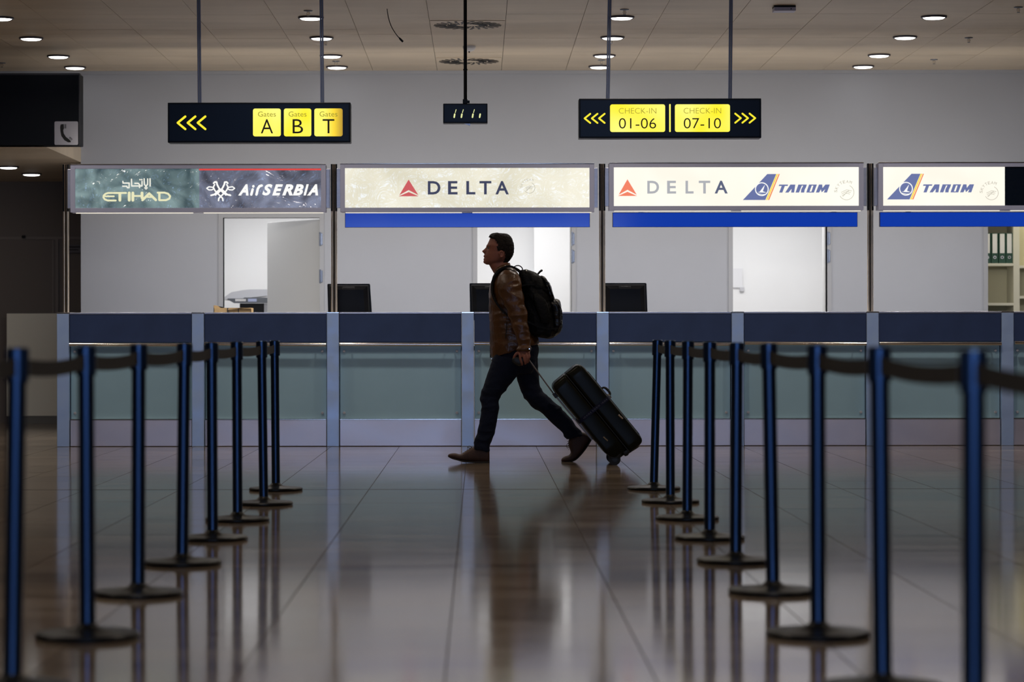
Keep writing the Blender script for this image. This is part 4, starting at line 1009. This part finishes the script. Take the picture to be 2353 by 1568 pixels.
jb = remesh(jb, .006, 1)
wrinkle(jb, .0028, (9, 9, 16), 3, lambda p: 1.6 if p.z < .25 or .40 < p.z < .58 else .8)
jeans = obj('jeans', jb, 'denim', man, smooth='all')
# jacket
kb = B()
loft(kb, [(655, 440, 790, 415, .062), (640, 485, 830, 450, .11), (612, 540, 880, 510, .165), (590, 610, 905, 590, .19), (574, 710, 925, 700, .195), (570, 850, 938, 850, .19), (580, 1000, 955, 990, .183), (584, 1130, 1020, 1090, .183), (584, 1250, 1085, 1180, .186), (588, 1340, 1096, 1220, .186), (592, 1398, 1098, 1242, .180)], Z1)
loft(kb, [(735, 475, 800, 468, .035, -.185), (690, 515, 850, 498, .055, -.205), (658, 570, 893, 558, .065, -.222), (652, 640, 915, 640, .067, -.232), (688, 745, 928, 730, .065, -.242), (728, 835, 936, 818, .063, -.25), (758, 905, 956, 885, .062, -.257), (782, 972, 970, 945, .060, -.262), (802, 1025, 974, 1015, .057, -.264), (830, 1110, 984, 1092, .054, -.266), (852, 1185, 998, 1180, .052, -.268), (868, 1250, 1004, 1250, .050, -.27), (862, 1290, 1006, 1308, .049, -.27), (858, 1318, 1004, 1334, .047, -.27)], Z1)
loft(kb, [(735, 475, 800, 468, .035, .185), (680, 540, 870, 530, .062, .215), (670, 700, 880, 700, .065, .235), (690, 850, 880, 850, .06, .24), (710, 960, 890, 960, .058, .24), (690, 1100, 840, 1100, .052, .24), (680, 1230, 800, 1250, .046, .24), (682, 1262, 798, 1278, .045, .24)], Z1)
kb = remesh(kb, .005, 1)
wrinkle(kb, .0048, (7, 7, 13), 11, lambda p: 1.3 if p.y < PD - .17 else 1.0)
# the hem stays open: drop the closing face
obj_j = obj('jacket', kb, 'leather', man, smooth='all')
b = B()
pts = [(640, 525, .035), (622, 480, .045), (660, 452, .062), (720, 425, .072), (775, 408, .055), (795, 402, 0)]
ring = [(Z1(630, 500), -.030), (Z1(640, 470), -.055), (Z1(680, 438), -.073), (Z1(735, 418), -.070), (Z1(780, 402), -.045), (Z1(792, 398), 0), (Z1(780, 402), .045), (Z1(735, 418), .070), (Z1(680, 438), .073), (Z1(640, 470), .055), (Z1(630, 500), .030)]
lo = []; hi = []
for (xz, yo) in ring:
    lo.append(b.verts.new((xz[0] + .004, PD + yo * 1.12, xz[1] - .030))); hi.append(b.verts.new((xz[0], PD + yo, xz[1] + .008)))
for i in range(len(ring) - 1): b.faces.new((lo[i], lo[i + 1], hi[i + 1], hi[i]))
bmesh.ops.recalc_face_normals(b, faces=b.faces); bmesh.ops.solidify(b, geom=b.faces[:], thickness=.007)
bmesh.ops.subdivide_edges(b, edges=b.edges[:], cuts=1, use_grid_fill=True, smooth=.3); obj('collar', b, 'leather', obj_j, smooth='all')
b = B()
for i in range(9):
    x, z = Z1(585, 1000 + i * 44); x2, z2 = Z1(585, 1000 + (i + 1) * 44 - 2); box(b, x - .004, x + .006, PD - .010, PD - .004, z2, z)
obj('front_zip', b, 'sole', obj_j)
b = B(); x, z = Z1(598, 1405); ell(b, x, z, -.03, .005, .004, .009, R(20), n=10); ell(b, x + .002, z - .012, -.03, .004, .003, .006, n=8); obj('zip_pull', b, 'chrome', obj_j)
b = B(); x, z = Z1(998, 1300); ringcyl(b, (x - .006, PD - .322, z), (x - .006, PD - .316, z), .005, n=12); obj('cuff_stud', b, 'chrome', obj_j)
b = B(); limb(b, [(755, 1020, -.186, .003), (748, 1120, -.188, .003), (742, 1190, -.189, .003)], Z1, n=8); obj('pocket_zip', b, 'sole', obj_j)
# shoes
def shoe_front():
    b = B(); rows = [(140, 1244, 1262, .012), (152, 1236, 1270, .028), (180, 1229, 1280, .038), (220, 1228, 1290, .044), (270, 1238, 1302, .047), (310, 1218, 1312, .047), (350, 1190, 1318, .045), (400, 1165, 1320, .042), (450, 1150, 1322, .039), (500, 1140, 1324, .037), (550, 1148, 1324, .036), (578, 1175, 1324, .031), (586, 1215, 1322, .020)]
    loft(b, [(x, t_, x, b_, w_, -.08) for x, t_, b_, w_ in rows], Z2, n=24, sub=3, pw=2.6)
    sh = obj('shoe', b, 'shoe', man, smooth='all')
    b = B(); loft(b, [(x - 2, b0 - 6, x - 2, b1, w_ + .003, -.08) for x, b0, b1, w_ in ((140, 1256, 1266, .012), (180, 1276, 1288, .039), (240, 1294, 1304, .047), (320, 1312, 1325, .048), (440, 1320, 1331, .042), (445, 1318, 1335, .042), (520, 1320, 1336, .040), (575, 1320, 1336, .034), (589, 1322, 1335, .022))], Z2, n=24, sub=2, pw=3.5)
    obj('sole', b, 'sole', sh, smooth=True)
    b = B()
    for i in range(5):
        x = 300 + i * 22; y = 1222 - i * 14; X, Zz = Z2(x, y); ell(b, X, Zz, -.08, .003, .017, .003, n=8)
    limb(b, [(395, 1165, -.08, .002), (370, 1150, -.09, .002), (352, 1160, -.1, .002), (372, 1172, -.095, .002), (400, 1172, -.085, .002)], Z2, n=6); limb(b, [(395, 1165, -.08, .002), (410, 1185, -.1, .002), (385, 1205, -.11, .002)], Z2, n=6)
    obj('laces', b, 'sole', sh, smooth='all')
def shoe_rear():
    b = B()
    loft(b, [(1366, 1312, 1366, 1324, .012, .088), (1376, 1292, 1378, 1328, .03, .088), (1405, 1275, 1405, 1330, .041, .088), (1445, 1262, 1455, 1330, .046, .088), (1466, 1235, 1515, 1312, .048, .088), (1462, 1205, 1560, 1268, .048, .088), (1448, 1170, 1605, 1215, .045, .088), (1442, 1120, 1645, 1155, .042, .088), (1455, 1080, 1672, 1112, .040, .088), (1500, 1045, 1690, 1082, .037, .088), (1560, 1020, 1682, 1060, .032, .088), (1600, 1012, 1650, 1035, .02, .088)], Z2, n=24, sub=3, pw=2.5)
    sh = obj('shoe', b, 'shoe', man, smooth='all')
    b = B(); loft(b, [(1368, 1320, 1366, 1330, .016, .088), (1400, 1326, 1400, 1335, .041, .088), (1455, 1324, 1460, 1336, .048, .088), (1512, 1302, 1522, 1316, .05, .088), (1562, 1256, 1574, 1268, .048, .088), (1606, 1206, 1618, 1216, .044, .088), (1646, 1146, 1660, 1156, .041, .088), (1684, 1082, 1700, 1090, .036, .088)], Z2, n=20, sub=2, pw=3.5)
    obj('sole', b, 'sole', sh, smooth=True)
    b = B()
    for i in range(5): X, Zz = Z2(1447 - i * 3, 1200 - i * 22); ell(b, X, Zz, .088, .003, .016, .003, n=8)
    limb(b, [(1440, 1130, .07, .002), (1422, 1150, .05, .002), (1428, 1180, .045, .002), (1442, 1175, .05, .002)], Z2, n=6); obj('laces', b, 'sole', sh, smooth='all')
shoe_front(); shoe_rear()

# ------------------------------------------------------------------ backpack
bp = thing('backpack', (*[Z1(1100, 0)[0]], PD, Z1(0, 1190)[1]), 'bulky black backpack worn by the man', 'backpack')
b = B()
loft(b, [(900, 470, 985, 466, .10), (885, 500, 1040, 490, .135), (895, 560, 1110, 530, .155), (915, 650, 1165, 600, .165), (930, 760, 1210, 720, .168), (940, 880, 1245, 860, .168), (955, 1000, 1270, 1000, .165), (970, 1090, 1285, 1110, .16), (985, 1140, 1265, 1165, .15), (1010, 1160, 1225, 1185, .12), (1050, 1165, 1190, 1190, .07)], Z1, n=40, pw=3.0)
b = remesh(b, .007, 1); wrinkle(b, .006, (14, 10, 12), 5); obj('main_bag', b, 'nylon', bp, smooth='all')
b = B(); loft(b, [(1110, 525, 1150, 540, .09), (1130, 560, 1190, 580, .125), (1160, 640, 1225, 650, .135), (1190, 720, 1250, 730, .138), (1200, 770, 1262, 780, .12)], Z1, n=32, pw=3.2); b = remesh(b, .006, 1); wrinkle(b, .005, (20, 12, 20), 8); obj('upper_pocket', b, 'nylon_shiny', bp, smooth='all')
b = B(); loft(b, [(1200, 775, 1290, 775, .09), (1200, 810, 1318, 800, .13), (1215, 870, 1334, 870, .14), (1225, 960, 1345, 960, .14), (1230, 1040, 1348, 1050, .138), (1220, 1100, 1328, 1112, .13), (1200, 1140, 1290, 1152, .11), (1180, 1165, 1240, 1180, .07)], Z1, n=32, pw=3.0); b = remesh(b, .006, 1); wrinkle(b, .005, (16, 12, 14), 2); obj('lower_pocket', b, 'nylon_shiny', bp, smooth='all')
b = B(); loft(b, [(1040, 720, 1090, 715, .015, -.165), (1030, 760, 1160, 780, .024, -.168), (1050, 860, 1200, 880, .028, -.168), (1090, 960, 1215, 980, .024, -.166), (1110, 1030, 1200, 1040, .014, -.162)], Z1, n=24, pw=2.8); obj('side_pocket', b, 'nylon', bp, smooth='all')
def ribbon(bm, pts, conv, w, th, sub=5):
    """strap: points (x,y,yoff); width along world Y"""
    rows = catmull([[*conv(p[0], p[1]), p[2]] for p in pts], sub); vr = []
    for i, r in enumerate(rows):
        a = rows[max(i - 1, 0)]; c = rows[min(i + 1, len(rows) - 1)]; tx, tz = c[0] - a[0], c[1] - a[1]; l = math.hypot(tx, tz) or 1; nx, nz = -tz / l * th, tx / l * th
        vr.append([bm.verts.new((r[0] + sx_ * nx, PD + r[2] + sy_ * w, r[1] + sx_ * nz)) for sx_, sy_ in ((-1, -1), (1, -1), (1, 1), (-1, 1))])
    for A, C in zip(vr, vr[1:]):
        for i in range(4): bm.faces.new((A[i], A[(i + 1) % 4], C[(i + 1) % 4], C[i]))
    bm.faces.new(vr[0][::-1]); bm.faces.new(vr[-1])
for sgn in (-1, 1):
    b = B(); ribbon(b, [(925, 505, sgn * .10), (870, 462, sgn * .11), (800, 432, sgn * .115), (735, 440, sgn * .12), (670, 478, sgn * .125), (622, 545, sgn * .13), (598, 640, sgn * .14), (610, 740, sgn * .165), (670, 850, sgn * .19), (780, 960, sgn * .20), (900, 1060, sgn * .19), (985, 1120, sgn * .16)], Z1, .028, .0075); obj('shoulder_strap', b, 'nylon', bp, smooth=True)
b = B(); ribbon(b, [(835, 440, -.0), (845, 428, 0), (872, 418, 0), (900, 424, 0), (922, 445, 0), (928, 480, 0)], Z1, .012, .004); obj('haul_loop', b, 'nylon', bp, smooth=True)
b = B(); limb(b, [(1062, 545, -.02, .006), (1085, 515, -.02, .0075), (1110, 485, -.02, .008), (1128, 472, -.02, .009)], Z1, n=10); obj('pull_handle', b, 'nylon_shiny', bp, smooth='all')
for x, y in ((965, 480), (1000, 550), (1180, 600), (1225, 1080)):
    b = B(); X, Zz = Z1(x, y); ell(b, X, Zz, -.150, .006, .006, .009, n=8); obj('buckle', b, 'chrome' if y == 480 else 'nylon_shiny', bp, smooth='all')
for pts in ([(900, 640, -.17), (1000, 620, -.172), (1100, 640, -.170), (1180, 680, -.15), (1215, 700, -.12)], [(950, 1000, -.17), (1080, 1060, -.17), (1200, 1090, -.16), (1300, 1080, -.14)]):
    b = B(); ribbon(b, pts, Z1, .003, .007); obj('compression_strap', b, 'nylon', bp)
for pts in ([(1140, 560, -.1), (1195, 610, -.14), (1235, 720, -.14), (1255, 760, -.13)], [(1270, 790, -.13), (1325, 870, -.13), (1338, 960, -.14), (1325, 1080, -.135), (1290, 1130, -.12)]):
    b = B(); limb(b, [(p[0], p[1], p[2], .0035) for p in pts], Z1, n=8); obj('zip_piping', b, 'chrome' if 0 else 'nylon_shiny', bp, smooth='all')

# ------------------------------------------------------------------ suitcase
YS = -.275
ax_ = (.633, .774); nn = (.774, -.633)
def ZT(t_, n_): return Z2(t_ * ax_[0] + n_ * nn[0], t_ * ax_[1] + n_ * nn[1])
sc_ = thing('suitcase', (Z2(1905, 0)[0], PD + YS, 0), 'glossy black hard-shell suitcase tilted on its wheels behind the man', 'suitcase')
def shell(n0, n1, grow=0., t0=1158, t1=2238):
    b = B(); rr = []
    L_ = (t1 - t0)
    for t_, k_, in_ in ((t0, .80, 42), (t0 + 8, .88, 20), (t0 + 24, .95, 8), (t0 + 55, .99, 0), (t0 + 120, 1, 0), (t1 - 120, 1, 0), (t1 - 50, .99, 0), (t1 - 20, .95, 10), (t1 - 6, .89, 22), (t1, .82, 40)):
        rr.append((t_, n0 + in_ * .8 - grow, t_, n1 - in_ * .8 + grow, .245 * k_ + grow * .0007, YS))
    loft(b, rr, lambda a, c: ZT(a, c), n=48, sub=3, pw=6)
    return b
# rear and front half shells with a seam between them
for (n0, n1) in ((632, 838), (843, 1040)):
    b = B(); ts = [(1160, 60), (1170, 34), (1190, 14), (1225, 3), (1290, 0), (1700, 0), (2110, 0), (2180, 3), (2215, 14), (2232, 34), (2240, 60)]
    lowside = n0 < 700
    if lowside: ts = ts[:6] + [(2040, 0), (2090, 6), (2130, 16), (2160, 32), (2190, 60), (2215, 95)]
    rr = [(t_, n0 + (i_ if lowside else 0), t_, n1 - (0 if lowside else i_), .25 - i_ * .0006, YS) for t_, i_ in ts]
    loft(b, rr, ZT, n=48, sub=3, pw=9); obj('shell', b, 'case', sc_, smooth='all')
b = B(); loft(b, [(t_, 834, t_, 846, .246 - i_ * .0006, YS) for t_, i_ in ((1164, 60), (1190, 16), (1290, 2), (2110, 2), (2215, 16), (2236, 60))], ZT, n=48, sub=2, pw=9); obj('seam', b, 'rubber', sc_)
# ribs along the big faces
for yo in (-.15, -.05, .05, .15):
    b = B(); limb(b, [(*[(t_ * ax_[0] + 1038 * nn[0]), (t_ * ax_[1] + 1038 * nn[1])], YS + yo, .006) for t_ in (1300, 1600, 1900, 2150)], Z2, n=8); obj('rib', b, 'case', sc_, smooth='all')
b = B(); loft(b, [(t_, 618, t_, 1052, .2585, YS) for t_ in (1622, 1626, 1660, 1664)], ZT, n=48, sub=1, pw=9); st_ = obj('luggage_strap', b, 'strapblue', sc_, smooth=True)
b = B()
for i in range(24):
    n_ = 690 + i * 13.5
    if i % 9 == 8: continue
    x0_, z0_ = ZT(1634, n_); x1_, z1_ = ZT(1652, n_ + 4)
    ringcyl(b, (x0_, PD + YS - .2588, z0_), (x1_, PD + YS - .2588, z1_), .0011, n=5)
    if i % 2: x2_, z2_ = ZT(1634, n_ + 7); ringcyl(b, (x1_, PD + YS - .2588, z1_), (x2_, PD + YS - .2588, z2_), .0011, n=5)
obj('woven_marks', b, 'white_thread', st_)
b = B(); loft(b, [(1615, 1048, 1672, 1048, .035, YS - .1), (1618, 1064, 1669, 1064, .033, YS - .1)], ZT, n=20, sub=1, pw=6); obj('strap_buckle', b, 'chrome', st_)
b = B(); limb(b, [(1535 * ax_[0] + 1042 * nn[0], 1535 * ax_[1] + 1042 * nn[1], YS, .008), (1545 * ax_[0] + 1074 * nn[0], 1545 * ax_[1] + 1074 * nn[1], YS, .009), (1590 * ax_[0] + 1086 * nn[0], 1590 * ax_[1] + 1086 * nn[1], YS, .010), (1640 * ax_[0] + 1078 * nn[0], 1640 * ax_[1] + 1078 * nn[1], YS, .009), (1650 * ax_[0] + 1042 * nn[0], 1650 * ax_[1] + 1042 * nn[1], YS, .008)], Z2, n=12); obj('side_handle', b, 'case_dull', sc_, smooth='all')
for (x, y) in ((1963, 818), (1805, 1048)):
    b = B(); X0, Z0 = Z2(x - 22, y - 20); X1, Z1_ = Z2(x + 24, y + 22); 
    ringcyl(b, (X0, PD + YS - .250, Z0), (X1, PD + YS - .250, Z1_), .006, n=8); obj('latch', b, 'chrome', sc_, smooth=True)
b = B(); X, Zz = Z2(1450, 330); ringcyl(b, (X - .004, PD + YS - .05, Zz - .004), (X - .004, PD + YS + .05, Zz - .004), .009, n=12); obj('top_handle', b, 'chrome', sc_, smooth=True)
for yo in (-.19, .19):
    X, _ = Z2(1905, 0); r = 62 / 4.706 / S
    b = B(); ringcyl(b, (X, PD + YS + yo - .022, r), (X, PD + YS + yo + .022, r), r, n=32); wh = obj('wheel', b, 'rubber', sc_, smooth=True)
    b = B(); ringcyl(b, (X, PD + YS + yo - .025, r), (X, PD + YS + yo + .025, r), r * .45, n=20); obj('hub', b, 'case_dull', wh)
    b = B(); loft(b, [(1790, 1160, 1990, 1130, .034, YS + yo), (1835, 1220, 1985, 1195, .034, YS + yo), (1848, 1262, 1966, 1255, .03, YS + yo)], Z2, n=20, sub=2, pw=5); obj('wheel_housing', b, 'case_dull', sc_, smooth=True)
    b = B(); loft(b, [(1985, 1195, 2085, 1150, .03, YS + yo), (2005, 1225, 2058, 1205, .028, YS + yo), (2015, 1238, 2045, 1228, .02, YS + yo)], Z2, n=20, sub=2, pw=5); obj('foot', b, 'case_dull', sc_, smooth=True)
b = B(); loft(b, [(2205, 760, 2225, 990, .22, YS), (2232, 780, 2252, 960, .21, YS)], ZT, n=32, sub=1, pw=8); obj('bottom_plate', b, 'case_dull', sc_)
# telescopic handle
for yo in (-.010, .075):
    b = B(); xa, za = Z2(985, 190); xb_, zb_ = Z2(1290, 612); ringcyl(b, (xa, PD + YS + yo, za), (xb_, PD + YS + yo, zb_), .005, n=12); obj('handle_rod', b, mat('rod_alloy', (.16, .135, .125), .4, .6), sc_, smooth=True)
    b = B(); xa, za = Z2(1285, 600); xb_, zb_ = Z2(1680, 1075); ringcyl(b, (xa, PD + YS + yo, za), (xb_, PD + YS + yo, zb_), .007, n=12); obj('rod_guide', b, mat('guide_alloy', (.35, .36, .36), .35, .7), sc_, smooth=True)
b = B(); loft(b, [(1255, 590, 1300, 560, .08, YS), (1285, 630, 1330, 600, .08, YS)], Z2, n=24, sub=1, pw=6); obj('handle_socket', b, 'case_dull', sc_)
def zg(x, y): return ((x - 1000) * 4.612, (y - 520) * 4.612)
b = B(); loft(b, [(*zg(1176, 824), *zg(1176, 831), .040, YS + .032), (*zg(1180, 820), *zg(1181, 836), .046, YS + .032), (*zg(1187, 818), *zg(1187, 839.5), .048, YS + .032), (*zg(1194, 819), *zg(1195, 840), .048, YS + .032), (*zg(1205, 819), *zg(1204, 832), .048, YS + .032), (*zg(1211, 818), *zg(1210, 828), .044, YS + .032)], Z1, n=28, sub=3, pw=4); obj('grip', b, 'case_dull', sc_, smooth='all')
